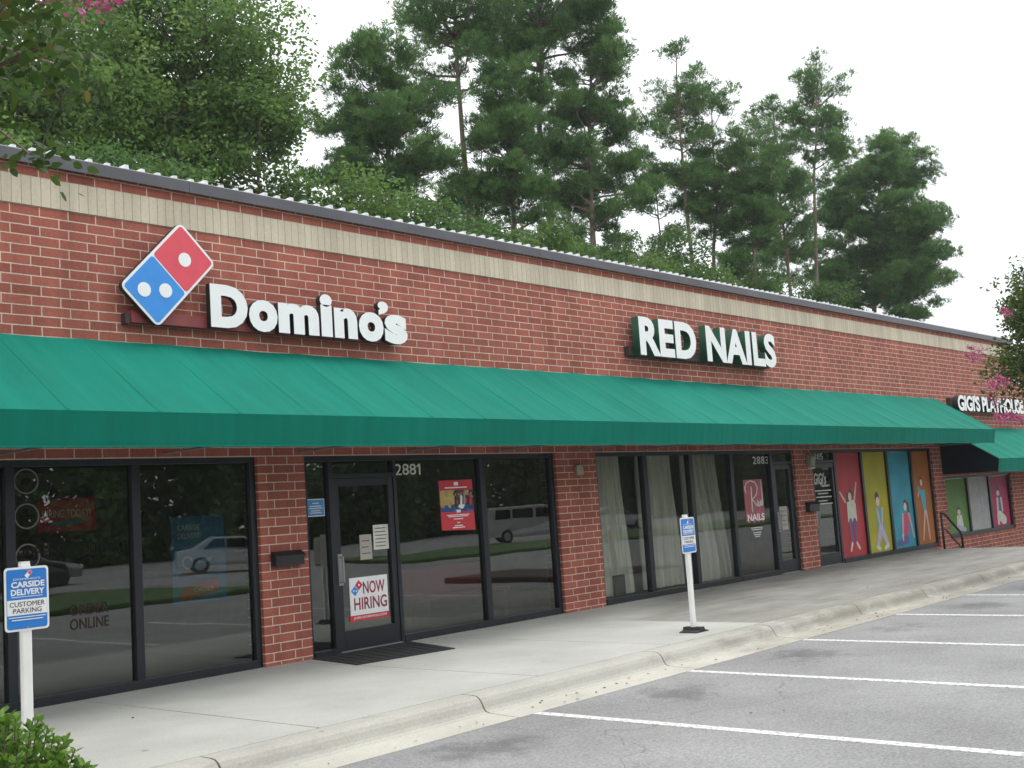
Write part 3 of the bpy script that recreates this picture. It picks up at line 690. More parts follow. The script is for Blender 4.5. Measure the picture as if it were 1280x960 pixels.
def word_sign(name, text, x0, x1, z0, z1, offset, side, label, rw, spacing=1.0, gap=None):
    e = empty(name, ((x0+x1)/2, 0, z0), label, 'sign')
    w = widths(text, offset, spacing)
    lo = min(q[0] for q in w if q); hi = max(q[1] for q in w if q); k = (x1-x0)/(hi-lo)
    ys = [q[2] for c, q in zip(text, w) if q and c in 'EHILNR']; yt = [q[3] for c, q in zip(text, w) if q and c in 'EHILNR']
    yb, yt = min(ys), max(yt); kz = (z1-z0)/(yt-yb)
    for c, q in zip(text, w):
        if q is None: continue
        fit_text('letter', c, x0+(q[0]-lo)*k, x0+(q[1]-lo)*k, z0+(q[2]-yb)*kz, z0+(q[3]-yb)*kz, YF, LD, [M['acrylic'], side], e, offset=offset)
    m = MB(); m.box(x0-.12, x1-.05, -.109, -.001, z0+rw[0], z0+rw[1]); m.build('raceway', M['raceway_dark'], e, bevel=.004)
    return e
word_sign('letter_sign', 'RED NAILS', 15.56, 20.12, 3.945, 4.585, .045, M['letter_green'], 'large white block letters with green sides reading RED NAILS above the long awning', (.0,.16), spacing=1.06)
word_sign('letter_sign', "GIGI'S PLAYHOUSE", 29.38, 34.4, 3.295, 3.69, .04, M['letter_side'], 'small white block letters above the lower awning at the far right', (.02,.34), spacing=.95)

# ------------------------------------------------------------------ kerbside parking signs
def parking_sign(x, y, zb, label):
    e = empty('parking_sign', (x, y, 0), label, 'sign', 'blue pickup parking signs on the sidewalk')
    m = MB()
    m.prism_y([(x-.14,.002),(x+.14,.002),(x+.14,.010),(x+.06,.026),(x+.044,.06),(x-.044,.06),(x-.06,.026),(x-.14,.010)], y-.12, y+.12)
    m.build('base', M['rubber'], e, bevel=.01)
    m = MB(); m.box(x-.034, x+.034, y-.022, y+.022, .055, zb+.44); m.build('post', M['white'], e, bevel=.006)
    m = MB(); m.box(x-.03, x+.03, y-.02, y+.02, zb+.4405, zb+.455); m.build('post_cap', M['white'], e)
    a, b, c, d = x-.152, x+.152, zb, zb+.42
    yp = y-.026
    m = MB(); m.prism_y(rrect(a, b, c, d, .025), yp-.003, yp); pl = m.build('plate', M['white'], e)
    m = MB(); m.prism_y(rrect(a+.014, b-.014, c+.014, d-.014, .018), yp-.005, yp-.0032); m.build('blue_field', M['sign_plate_blue'], pl)
    yt = yp-.0072
    m = MB(); m.box(a+.016, b-.016, yp-.0066, yp-.0052, c+.105, c+.205); m.build('white_band', M['white'], pl)
    fit_text('lettering', 'CARSIDE', a+.045, b-.03, c+.285, c+.325, yt, .001, M['white'], pl, offset=.03)
    fit_text('lettering', 'DELIVERY', a+.042, b-.032, c+.235, c+.275, yt, .001, M['white'], pl, offset=.03)
    fit_text('lettering', 'CUSTOMER', a+.032, b-.032, c+.160, c+.192, yp-.0085, .001, M['dark_print'], pl, offset=.0)
    fit_text('lettering', 'PARKING', a+.055, b-.055, c+.117, c+.149, yp-.0085, .001, M['dark_print'], pl, offset=.0)
    fit_text('lettering', "DOMINO'S", a+.06, b-.06, c+.335, c+.347, yt, .001, M['white'], pl, offset=.0)
    for q in ((a+.045, b-.045, c+.222, c+.226), (a+.025, b-.025, c+.088, c+.093), (a+.045, b-.045, c+.07, c+.076)):
        m = MB(); m.box(q[0], q[1], yt, yt+.001, q[2], q[3]); m.build('fine_print', M['white'], pl)
    # little tilted dice mark
    m = MB(); k = R(45)
    def rt(u, v): return (x+.012+u*math.cos(k)-v*math.sin(k), c+.372+u*math.sin(k)+v*math.cos(k))
    m.prism_y([rt(*q) for q in ((-.026,-.013),(.026,-.013),(.026,.013),(-.026,.013))], yt, yt+.001, 0)
    m.prism_y([rt(*q) for q in ((.002,-.011),(.024,-.011),(.024,.011),(.002,.011))], yt-.001, yt-.0002, 1)
    m.build('dice_mark', [M['white'], M['sign_red']], pl)
    for zz in (c+.022, d-.022):
        m = MB(); m.prism_y(ellipse(x, zz, .007, .007, 10), yp-.012, yp-.0086); m.build('bolt', M['grey_metal'], pl)
parking_sign(3.715, -3.28, 1.0, 'blue and white pickup parking sign on a white post beside the bottom left shrub')
parking_sign(11.80, -3.28, .925, 'blue and white pickup parking sign on black base before the curtained shop')

# ------------------------------------------------------------------ window dressing
e = empty('address_number', (10.5, .1, 2.12), 'white house number 2881 on the glass right of the pizza shop door', 'house number')
for c, (a, b) in zip('2881', ((10.285,10.40),(10.415,10.53),(10.545,10.66),(10.675,10.74))):
    if c == '1':
        m = MB(); m.prism_y([(b-.026,2.118),(b,2.118),(b,2.262),(b-.02,2.262),(a,2.232),(a+.004,2.214),(b-.026,2.226)], .092, .096); m.build('numeral', M['numeral'], e)
    else: fit_text('numeral', c, a, b, 2.118, 2.262, .092, .004, M['numeral'], e, offset=.004)
e = empty('address_number', (19.8, .1, 2.12), 'white house number 2883 above the pink nail poster', 'house number')
for i, c in enumerate('2883'): fit_text('numeral', c, 19.47+.158*i, 19.60+.158*i, 2.118, 2.262, .092, .004, M['numeral'], e, offset=.012)
e = empty('address_number', (22, .1, 2.15), 'small white house number 2885 above the door with white lettering, left of the red mural', 'house number')
for i, c in enumerate('2885'): fit_text('numeral', c, 21.80+.15*i, 21.92+.15*i, 2.165, 2.30, .092, .004, M['numeral'], e, offset=.012)

OY = .0945   # front of things stuck on the outside of the glass
# now-hiring notice on the door
e = empty('hiring_notice', (9.73, .09, .36), 'white notice reading NOW HIRING in dark red on the glass door', 'notice')
m = MB(); m.box(9.415, 10.04, .088, .0955, .415, .872); m.build('sheet', M['acrylic'], e)
m = MB(); m.box(9.40, 10.045, .088, .0955, .345, .412); m.build('red_strip', M['poster_red'], e)
dr = pbr('dark_red_print', (.30,.015,.04), .5)
fit_text('lettering', 'NOW', 9.63, 9.99, .665, .815, .085, .002, dr, e, offset=.014)
fit_text('lettering', 'HIRING', 9.475, 10.015, .475, .625, .085, .002, dr, e, offset=.014)
fit_text('lettering', 'JOBS.DOMINOS.COM', 9.46, 10.0, .362, .397, .085, .002, M['acrylic'], e, offset=.01)
m = MB(); k = R(45)
def rt(u, v): return (9.53+u*math.cos(k)-v*math.sin(k), .745+u*math.sin(k)+v*math.cos(k))
m.prism_y([rt(*q) for q in rrect(.004,.092,-.044,.044,.01)], .085, .0875, 0); m.prism_y([rt(*q) for q in rrect(-.092,-.004,-.044,.044,.01)], .085, .0875, 1)
m.prism_y(ellipse(*rt(.048,0),.014,.014,12), .083, .0848, 2); m.prism_y(ellipse(*rt(-.062,.015),.012,.012,12), .083, .0848, 2); m.prism_y(ellipse(*rt(-.034,-.018),.012,.012,12), .083, .0848, 2)
m.build('dice_mark', [M['poster_red'], M['sign_blue'], M['acrylic']], e)

# red offer poster
e = empty('offer_poster', (11.39, .09, 1.35), 'red poster with a food photo, high in the window right of the door', 'poster')
m = MB(); m.add([(11.06,.088,2.025),(11.075,.088,1.36),(11.725,.088,1.335),(11.715,.088,2.03),(11.06,.094,2.025),(11.075,.094,1.36),(11.725,.094,1.335),(11.715,.094,2.03)],
               [(0,1,2,3),(7,6,5,4),(0,4,5,1),(1,5,6,2),(2,6,7,3),(3,7,4,0)]); m.build('sheet', M['poster_red'], e)
m = MB(); rg = random.Random(11)
pm = [M['yellow_print'], M['brown_print'], M['poster_red'], M['deep_blue'], M['acrylic'], M['dark_print'], M['lamp_beige'], M['sign_plate_blue']]
px0, px1, pz0, pz1 = 11.072, 11.716, 1.60, 1.89
m.prism_y([(px0,1.69),(11.34,1.70),(11.36,pz1),(px0,pz1)], .0855, .0876, 0); m.prism_y([(11.34,1.68),(px1,1.68),(px1,pz1),(11.36,pz1)], .0856, .0876, 1)
m.prism_y([(px0,pz0),(px1,pz0),(px1,1.68),(11.34,1.68),(px0,1.69)], .0857, .0876, 3)
lay = .0853
def spot(pts, mi):
    global lay
    pts = [(min(max(u,px0),px1), min(max(v,pz0),pz1)) for u, v in pts]; m.prism_y(pts, lay, lay+.0003, mi); lay -= .00003
for k in range(46):
    u = rg.uniform(px0,px1); v = rg.uniform(1.68,pz1-.02); left = u < 11.35
    spot(ellipse(u, v, rg.uniform(.012,.04), rg.uniform(.012,.05), 10, rg.uniform(0,3)), rg.choice([0,0,6,6,1]) if left else rg.choice([1,5,2,2,6,1,0]))
for k, (u, c) in enumerate(((11.36,5),(11.42,1),(11.47,4),(11.53,6),(11.60,5),(11.66,2))):
    spot(capsule(u,1.70,u+.01,1.80,.02,.018,4), c); spot(ellipse(u+.01,1.835,.014,.018,10), 6)
for k in range(18):
    u = rg.uniform(px0+.03,px1-.03); v = rg.uniform(pz0+.015,1.68)
    spot(ellipse(u, v, rg.uniform(.015,.05), rg.uniform(.008,.02), 10), rg.choice([3,7,4,4,3,5]))
m.build('photo', pm, e)
m = MB()
m.box(11.35,11.43,.085,.0875,1.955,2.0); m.box(11.17,11.60,.085,.0875,1.918,1.934)
for z, w in ((1.555,.22),(1.535,.19),(1.50,.09),(1.45,.03),(1.41,.08),(1.385,.12)): m.box(11.40-w,11.40+w,.085,.0875,z-.006,z+.006)
m.box(11.37,11.45,.083,.0852,1.585,1.625)
m.build('print', M['acrylic'], e)

# small blue notice on the side pane
e = empty('blue_notice', (8.95, .09, 1.65), 'small light blue notice on the narrow pane left of the door', 'notice')
m = MB(); m.box(8.81, 9.085, .089, .0955, 1.652, 1.862); m.build('sheet', M['white'], e)
m = MB(); m.box(8.82, 9.075, .0865, .0885, 1.662, 1.852); m.build('blue_field', M['poster_blue'], e)
m = MB()
for z, w in ((1.81,.05),(1.775,.09),(1.75,.1),(1.72,.07),(1.695,.09)): m.box(8.947-w, 8.947+w, .085, .0863, z-.005, z+.005)
m.build('print', M['paper'], e)
# papers on the door
def notice(x0, x1, z0, z1, mat, label, lines=6):
    q = empty('paper_notice', ((x0+x1)/2, .09, z0), label, 'notice')
    m = MB(); m.box(x0, x1, .091, .0958, z0, z1); m.build('sheet', mat, q)
    m = MB()
    for i in range(lines):
        z = z1-(i+1)*(z1-z0)/(lines+1); m.box(x0+.03, x1-.03-.05*random.random(), .0885, .0905, z-.005, z+.005)
    m.build('print', M['dark_print'], q)
notice(9.85, 10.105, 1.19, 1.50, M['paper'], 'pale paper notice on the upper part of the first glass door')
notice(9.62, 9.815, 1.08, 1.39, M['old_paper'], 'brownish paper notice beside the paler one on the first glass door', 3)
notice(20.33, 20.62, .83, 1.28, M['old_paper'], 'tan paper notice on the second shop door near its pull handle', 4)

# things inside the left window
IY = .115
e = empty('hiring_banner', (5.78, IY, 1.64), 'dim red HIRING TODAY banner hung inside the far left window', 'banner')
m = MB(); m.add([(5.50,IY,1.98),(5.50,IY,1.66),(6.13,IY,1.66),(6.10,IY,2.0),(5.50,IY+.004,1.98),(5.50,IY+.004,1.66),(6.13,IY+.004,1.66),(6.10,IY+.004,2.0)],
               [(0,1,2,3),(7,6,5,4),(0,4,5,1),(1,5,6,2),(2,6,7,3),(3,7,4,0)]); m.build('sheet', M['poster_red'], e)
fit_text('lettering', 'HIRING TODAY!', 5.55, 6.06, 1.80, 1.88, IY-.003, .002, M['paper'], e, offset=.01)
m = MB(); m.prism_y([(5.62,1.73),(5.82,1.71),(6.02,1.75),(6.01,1.775),(5.78,1.765),(5.63,1.755)], IY-.003, IY-.001); m.build('ribbon', pbr('teal_print',(.05,.3,.33),.5), e)
e = empty('delivery_poster', (7.3, IY, .78), 'blue poster with a red strip hung inside the second window from the left', 'poster')
m = MB(); m.box(6.98, 7.66, IY, IY+.004, .80, 1.74); m.build('sheet', M['poster_blue'], e)
fit_text('lettering', 'CARSIDE', 7.06, 7.34, 1.59, 1.65, IY-.003, .002, M['paper'], e, offset=.01)
fit_text('lettering', 'DELIVERY', 7.06, 7.34, 1.50, 1.56, IY-.003, .002, M['paper'], e, offset=.01)
m = MB(); ring(7.17, 1.24, .07, .02, IY-.003, IY-.001, m); m.prism_y([(7.3,1.22),(7.46,1.24),(7.5,1.30),(7.46,1.285),(7.3,1.255)], IY-.003, IY-.001); m.build('symbol', M['paper'], e)
m = MB(); m.prism_y([(7.05,1.08),(7.56,1.12),(7.56,1.18),(7.1,1.15)], IY-.003, IY-.001); m.build('pale_strip', M['decal_pale'], e)
m = MB(); m.prism_y([(7.06,.83),(7.55,.90),(7.55,1.04),(7.10,.99)], IY-.003, IY-.001); m.build('red_strip', M['poster_red'], e)
fit_text('lettering', 'ORDER', 7.24, 7.5, .915, .965, IY-.006, .002, M['paper'], e, offset=.01)
for z, lab in ((2.17,'topmost of the three faint ring decals at the left edge of the far left window'), (1.83,'middle ring decal at the left edge of the far left window, beside the red banner'), (1.44,'lowest ring decal of the far left window, just above the parking sign')):
    q = empty('ring_decal', (5.39, IY, z-.13), lab, 'decal', 'ring decals on the left window')
    m = MB(); ring(5.385, z, .125, .014, .0925, .0955, m); m.build('ring', M['decal_pale'], q)
    m = MB()
    if z < 2: m.box(5.31,5.46,.0925,.0955,z-.012,z+.012); m.box(5.373,5.397,.0925,.0955,z+.014,z+.07)
    else: m.prism_y(ellipse(5.385,z,.05,.035,14), .0925, .0955)
    m.build('symbol', M['decal_dark'], q)
q = empty('window_lettering', (5.9, IY, 1.4), 'faint dark lettering across the middle of the far left window', 'lettering')
fit_text('word', 'OPEN', 5.34, 5.70, 1.42, 1.53, .0925, .003, M['decal_dark'], q, offset=.01)
fit_text('word', 'DELIVERY', 5.95, 6.44, 1.42, 1.53, .0925, .003, M['decal_dark'], q, offset=.01)
q = empty('window_lettering', (6.05, IY, .75), 'faint brown ORDER ONLINE lettering low in the far left window', 'lettering')
fit_text('word', 'ORDER', 5.80, 6.22, .82, .93, .0925, .003, M['decal_brown'], q, offset=.01)
fit_text('word', 'ONLINE', 5.80, 6.22, .68, .79, .0925, .003, M['decal_brown'], q, offset=.01)

# red bench seats inside the first shop
def bench(x0, x1, y, label):
    q = empty('waiting_bench', ((x0+x1)/2, y, 0), label, 'bench')
    m = MB(); m.prism_x([(y,.40),(y+.42,.38),(y+.42,.43),(y,.45)][::-1], x0, x1); m.build('seat', M['poster_red'], q, bevel=.01)
    m = MB(); m.prism_x([(y+.42,.44),(y+.52,.82),(y+.55,.82),(y+.46,.44)][::-1], x0, x1); m.build('backrest', M['poster_red'], q, bevel=.01)
    for x in (x0+.08, x1-.08):
        for yy in (y+.04, y+.42):
            m = MB(); m.tube([(x,yy,.012),(x,yy,.41)], .018, 6); m.build('leg', M['grey_metal'], q)
bench(11.35, 13.1, .75, 'red waiting bench seen through the glass right of the door')

# nail shop
e = empty('nail_poster', (19.38, .09, .95), 'dusty pink poster with white script and NAILS lettering in the second shop window', 'poster')
pk = pbr('dusty_pink_print', (.42,.10,.12), .5, var=.3, scale=9)
m = MB(); m.prism_y([(19.04,1.83),(19.04,1.06),(19.17,1.02),(19.24,1.07),(19.33,1.01),(19.41,1.07),(19.5,1.02),(19.58,1.07),(19.66,1.02),(19.74,1.08),(19.74,1.83)], .089, .0955); m.build('sheet', pk, e)
m = MB()
def stroke(pts, r): m.tube([(x, .087, z) for x, z in pts], r, 6)
stroke([(19.28,1.22),(19.29,1.5),(19.31,1.66),(19.30,1.70)], .014)
stroke([(19.10,1.58),(19.07,1.68),(19.14,1.77),(19.29,1.81),(19.46,1.78),(19.53,1.68),(19.49,1.56),(19.38,1.49),(19.30,1.47),(19.40,1.40),(19.48,1.33),(19.53,1.34),(19.55,1.41),(19.52,1.44),(19.50,1.37),(19.56,1.32),(19.63,1.36),(19.66,1.44),(19.61,1.44),(19.60,1.36),(19.66,1.33),(19.69,1.40),(19.68,1.80)], .012)
m.build('script_lettering', M['acrylic'], e, smooth=True)
fit_text('lettering', 'NAILS', 19.09, 19.72, 1.06, 1.19, .086, .002, M['acrylic'], e, offset=.03)
q = empty('window_lettering', (19.4, .09, .75), 'small white lettering under the pink nail poster', 'lettering')
for z, w in ((.93,.22),(.895,.2),(.84,.15),(.80,.13),(.765,.09)):
    m = MB(); m.box(19.41-w,19.41+w,.0925,.0955,z-.009,z+.009); m.build('text_line', M['numeral'], q)
def curtain(xt0, xt1, xb0, xb1, z0, z1, y, label, seed):
    rg = random.Random(seed); m = MB(); nx, nz = 60, 24; vs = []
    ph = [rg.uniform(0,6) for _ in range(4)]
    for j in range(nz+1):
        t = j/nz
        for i in range(nx+1):
            u = i/nx; s = t*t*(3-2*t)
            x = (xt0+(xt1-xt0)*u)*(1-s)+(xb0+(xb1-xb0)*u)*s
            yy = y + .035*math.sin(u*26+ph[0]+.6*t) + .02*math.sin(u*47+ph[1]) + .012*math.sin(u*9+ph[2]+t*2)
            vs.append((x, yy, z1+(z0-z1)*t))
    fs = [(j*(nx+1)+i, (j+1)*(nx+1)+i, (j+1)*(nx+1)+i+1, j*(nx+1)+i+1) for j in range(nz) for i in range(nx)]
    m.add(vs, fs); o = m.build('curtain', M['curtain'], None, smooth=True)
    tag(o, label, 'curtain', 'curtains in the nail shop windows')
curtain(14.56,15.50,14.56,15.72,.10,2.36,.30,'grey green curtain filling most of the first pane right of the broad brick pier',1)
curtain(15.93,17.0,15.93,17.18,.10,2.36,.32,'grey green curtain in the middle pane of the second shop, behind the parking sign',2)
curtain(17.33,17.95,17.33,18.35,.08,2.36,.30,'grey curtain sweeping down to the right in the third pane of the second shop',3)
curtain(18.10,18.50,18.48,18.80,.08,2.36,.36,'narrow pale curtain falling steeply beside the pink nail poster pane',4)
o = MB(); o.box(14.98,15.26,.19,.24,.10,.42)
q = empty('floor_heater', (15.12,.2,.1), 'small dark heater box low behind the first curtained pane', 'heater')
o.build('casing', M['black'], q, bevel=.01)
o = MB()
for k in range(5): o.box(15.0,15.24,.183,.1895,.15+.05*k,.17+.05*k)
o.build('grille', M['frame'], q)

# ------------------------------------------------------------------ murals
SK = pbr('printed_skin', (.62,.42,.36), .5); SKP = pbr('printed_pale_skin', (.70,.56,.52), .5)
HR = pbr('printed_hair', (.06,.03,.02), .5); WH = pbr('printed_white_shirt', (.62,.62,.54), .5); PU = pbr('printed_purple_leggings', (.16,.08,.22), .5)
TE = pbr('printed_turquoise', (.06,.36,.46), .5); PK = pbr('printed_pink', (.50,.06,.16), .5); LV = pbr('printed_lavender', (.45,.40,.58), .5); JB = pbr('printed_denim', (.10,.10,.30), .5)
FM = [SK, HR, WH, PU, TE, PK, LV, JB, SKP]
def mural(x0, x1, z0, z1, col, label, shapes, name, group, y=.092):
    e = empty('mural_panel', ((x0+x1)/2, y, z0), label, 'mural', group)
    pm = pbr(name, col, .5, var=.14, scale=2, spec=.2)
    m = MB(); m.box(x0, x1, y, y+.004, z0, z1); m.build('panel', pm, e)
    m = MB(); w = x1-x0; h = z1-z0
    for i, (mi, poly) in enumerate(shapes):
        pts = [(x0+w*u, z0+h*v) for u, v in poly]
        a = sum(pts[k][0]*pts[(k+1)%len(pts)][1]-pts[(k+1)%len(pts)][0]*pts[k][1] for k in range(len(pts)))
        if a < 0: pts.reverse()
        m.prism_y(pts, y-.0012-.0007*i, y-.0008-.0007*i+.0004, mi)
    m.build('printed_figure', FM, e)
def cp(x0,z0,x1,z1,r0,r1,asp=.55):
    # capsule in panel units (u by v), widths given in v units
    pts = capsule(x0/asp, z0, x1/asp, z1, r0, r1); return [(a*asp*1.0, b) for a, b in pts]
A = 1.75
def cap(x0,z0,x1,z1,r0,r1): return [(u/ (1/A), v) for u, v in [(p[0], p[1]) for p in capsule(x0/A, z0, x1/A, z1, r0, r1)]]
def el(cx,cz,r,asp=1.15): return [(u*A, v) for u, v in ellipse(cx/A, cz, r, r*asp, 18)]
def blob(*p): return list(p)
G1 = 'mural panels in the third shop windows'; G2 = 'mural panels in the lower fourth shop windows'
mz0, mz1 = .10, 2.305
mural(*mur_x[0], mz0, mz1, (.44,.05,.06), 'red mural panel with a girl in a white top raising both arms', [
    (0, cap(.30,.53,.13,.62,.018,.012)), (0, cap(.66,.53,.80,.70,.018,.012)), (1, el(.52,.585,.055)), (1, cap(.42,.58,.36,.47,.03,.016)), (8, el(.50,.57,.038)),
    (2, blob((.36,.52),(.62,.54),(.70,.50),(.70,.33),(.34,.33))), (3, cap(.44,.33,.43,.14,.036,.022)), (3, cap(.60,.33,.60,.14,.036,.022)),
    (8, cap(.42,.12,.36,.06,.018,.016)), (8, cap(.61,.12,.70,.07,.018,.016))], 'mural_red', G1)
mural(*mur_x[1], mz0, mz1, (.42,.38,.03), 'yellow mural panel with a seated child in a turquoise shirt', [
    (1, el(.52,.54,.05)), (8, el(.54,.50,.042)), (4, blob((.42,.44),(.70,.43),(.74,.22),(.46,.22))), (0, cap(.48,.42,.58,.20,.022,.016)), (0, cap(.70,.42,.62,.2,.02,.016)),
    (6, cap(.56,.22,.36,.06,.045,.03)), (6, cap(.60,.22,.82,.05,.045,.03)), (2, cap(.34,.05,.46,.03,.022,.02)), (2, cap(.80,.05,.66,.03,.022,.02))], 'mural_yellow', G1)
mural(*mur_x[2], mz0, mz1, (.045,.30,.40), 'turquoise mural panel with a seated girl in a pink top', [
    (1, el(.66,.44,.05)), (1, cap(.76,.44,.80,.30,.03,.02)), (8, el(.64,.42,.038)), (5, blob((.50,.34),(.78,.36),(.72,.14),(.40,.10))), (0, cap(.50,.34,.42,.10,.02,.014)), (0, cap(.78,.34,.92,.10,.02,.014)),
    (7, cap(.60,.08,.16,.05,.045,.024)), (7, cap(.46,.08,.30,.04,.03,.024)), (2, cap(.40,.13,.42,.08,.016,.014))], 'mural_turquoise', G1)
mural(*mur_x[3], mz0, mz1, (.36,.13,.035), 'orange brown mural panel with a standing child in a blue dress', [
    (1, el(.48,.69,.034)), (8, el(.49,.66,.032)), (0, cap(.34,.58,.26,.52,.018,.013)), (4, blob((.36,.58),(.66,.58),(.64,.34),(.50,.34))), (4, cap(.38,.57,.30,.60,.03,.024)),
    (0, cap(.54,.34,.32,.05,.024,.014)), (0, cap(.62,.34,.68,.05,.024,.014))], 'mural_orange', G1)
mural(*mur2_x[0], .23, 1.59, (.11,.24,.05), 'green mural panel with a pale crouching figure, behind the handrail', [
    (1, el(.52,.42,.05)), (8, el(.53,.38,.045)), (2, blob((.40,.32),(.66,.33),(.70,.10),(.36,.08))), (6, cap(.45,.1,.75,.05,.05,.04))], 'mural_green', G2)
mural(*mur2_x[1], .23, 1.59, (.40,.40,.40), 'pale grey mural panel with faint lettering in the lower shop window', [
    (6, cap(.42,.86,.46,.74,.02,.015)), (6, cap(.34,.52,.36,.32,.012,.012)), (6, cap(.50,.56,.52,.30,.012,.012)), (6, cap(.68,.60,.68,.36,.014,.012)), (6, cap(.60,.45,.76,.43,.012,.01))], 'mural_grey', G2)
mural(*mur2_x[2], .23, 1.59, (.40,.03,.10), 'crimson mural panel with a kneeling child in blue, furthest right', [
    (1, el(.44,.72,.06)), (8, el(.44,.66,.05)), (7, blob((.36,.56),(.60,.56),(.60,.30),(.40,.30))), (8, cap(.38,.55,.34,.30,.03,.025)), (8, cap(.58,.55,.60,.3,.03,.02)), (2, cap(.42,.22,.62,.12,.09,.09)), (8, cap(.34,.2,.32,.06,.04,.03))], 'mural_crimson', G2)
# door lettering of the third shop
q = empty('window_lettering', (22.2, .09, 1.3), 'white script lettering and lines on the dark door left of the red mural', 'lettering')
fit_text('word', 'GiGi\'s', 21.86, 22.40, 1.66, 1.90, .0925, .003, M['numeral'], q, offset=.02, shear=.12)
for z, a, b in ((1.62,22.2,22.5),(1.53,21.86,22.60),(1.47,22.0,22.45),(1.40,21.9,22.6),(1.32,22.0,22.4),(1.262,21.95,22.62)): 
    m = MB(); m.box(a,b,.0925,.0955,z-.011,z+.011); m.build('text_line', M['numeral'], q)
fit_text('word', 'Playhouse', 22.15, 22.55, 1.60, 1.67, .089, .003, M['numeral'], q, offset=.01)
m = MB(); m.box(22.28,22.55,.0925,.0955,1.95,2.06); m.build('square_mark', M['decal_pale'], q)

# ------------------------------------------------------------------ door mat, handrail, litter
e = empty('door_mat', (9.3, -.6, 0), 'black rubber door mat in front of the first glass door', 'mat')
m = MB(); m.add([(8.70,-.03,.001),(8.50,-1.05,.001),(9.86,-1.22,.001),(10.26,-.03,.001),(8.70,-.03,.011),(8.50,-1.05,.011),(9.86,-1.22,.011),(10.26,-.03,.011)],
               [(3,2,1,0),(4,5,6,7),(0,1,5,4),(1,2,6,5),(2,3,7,6),(3,0,4,7)]); m.build('rubber_sheet', M['rubber'], e)
m = MB()
for k in range(9):
    t = (k+.8)/9.6; a = Vector((8.70+(10.26-8.70)*t, -.06, .0115)); b = Vector((8.50+(9.86-8.50)*t, -1.05-.17*t+.03, .0115))
    d = Vector((.02,0,0)); m.add([a-d, b-d, b+d, a+d, a-d+Vector((0,0,.004)), b-d+Vector((0,0,.004)), b+d+Vector((0,0,.004)), a+d+Vector((0,0,.004))], [(4,5,6,7),(0,1,5,4),(2,3,7,6)])
m.build('rib', M['rubber'], e)
e = empty('handrail', (27, -.55, 0), 'black pipe handrail at the top of the steps by the lower shop', 'handrail')
m = MB()
m.tube([(26.72,-.55,.82),(26.95,-.55,.80),(27.75,-.55,.36),(27.86,-.55,.28),(27.88,-.55,.18),(27.88,-.55,-.5)], .028, 8); m.build('top_rail', M['black'], e, smooth=True)
m = MB(); m.tube([(26.75,-.55,.45),(26.95,-.55,.43),(27.86,-.55,-.08)], .02, 8); m.build('lower_rail', M['black'], e, smooth=True)
m = MB(); m.tube([(26.74,-.55,0),(26.74,-.55,.83)], .026, 8); m.build('post', M['black'], e, smooth=True)

# ================================================================== PLANTS
def mesh_np(name, V, F, mat, tint, parent=None, smooth=False):
    """V (n,3), F (m,k) with one tint per face"""
    me = bpy.data.meshes.new(name); n, k = F.shape
    me.vertices.add(len(V)); me.vertices.foreach_set('co', V.astype(np.float32).ravel())
    me.loops.add(n*k); me.loops.foreach_set('vertex_index', F.astype(np.int32).ravel())
    me.polygons.add(n); me.polygons.foreach_set('loop_start', np.arange(0, n*k, k, dtype=np.int32))
    me.materials.append(mat)
    at = me.attributes.new('tint', 'FLOAT', 'FACE'); at.data.foreach_set('value', np.clip(tint,0,1).astype(np.float32))
    me.update(calc_edges=True)
    o = bpy.data.objects.new(name, me); COL.objects.link(o); attach(o, parent)
    return o
def unit(a): return a/np.maximum(np.linalg.norm(a, axis=-1, keepdims=True), 1e-9)
def blades(P, D, Ls, Ws, rg, hexa=False):
    """one leaf per point: rhombus (or six-cornered leaf) along D"""
    n = len(P); D = unit(D); S = unit(np.cross(D, rg.normal(size=(n,3)))); Ls = Ls[:,None]; Ws = Ws[:,None]
    Nn = np.cross(D, S)
    if hexa:
        V = np.stack([P, P+D*Ls*.3+S*Ws, P+D*Ls*.7+S*Ws*.85-Nn*Ls*.05, P+D*Ls-Nn*Ls*.12, P+D*Ls*.7-S*Ws*.85-Nn*Ls*.05, P+D*Ls*.3-S*Ws], 1)
    else:
        V = np.stack([P, P+D*Ls*.45+S*Ws, P+D*Ls, P+D*Ls*.45-S*Ws], 1)
    k = V.shape[1]
    return V.reshape(-1,3), np.arange(n*k).reshape(n,k)

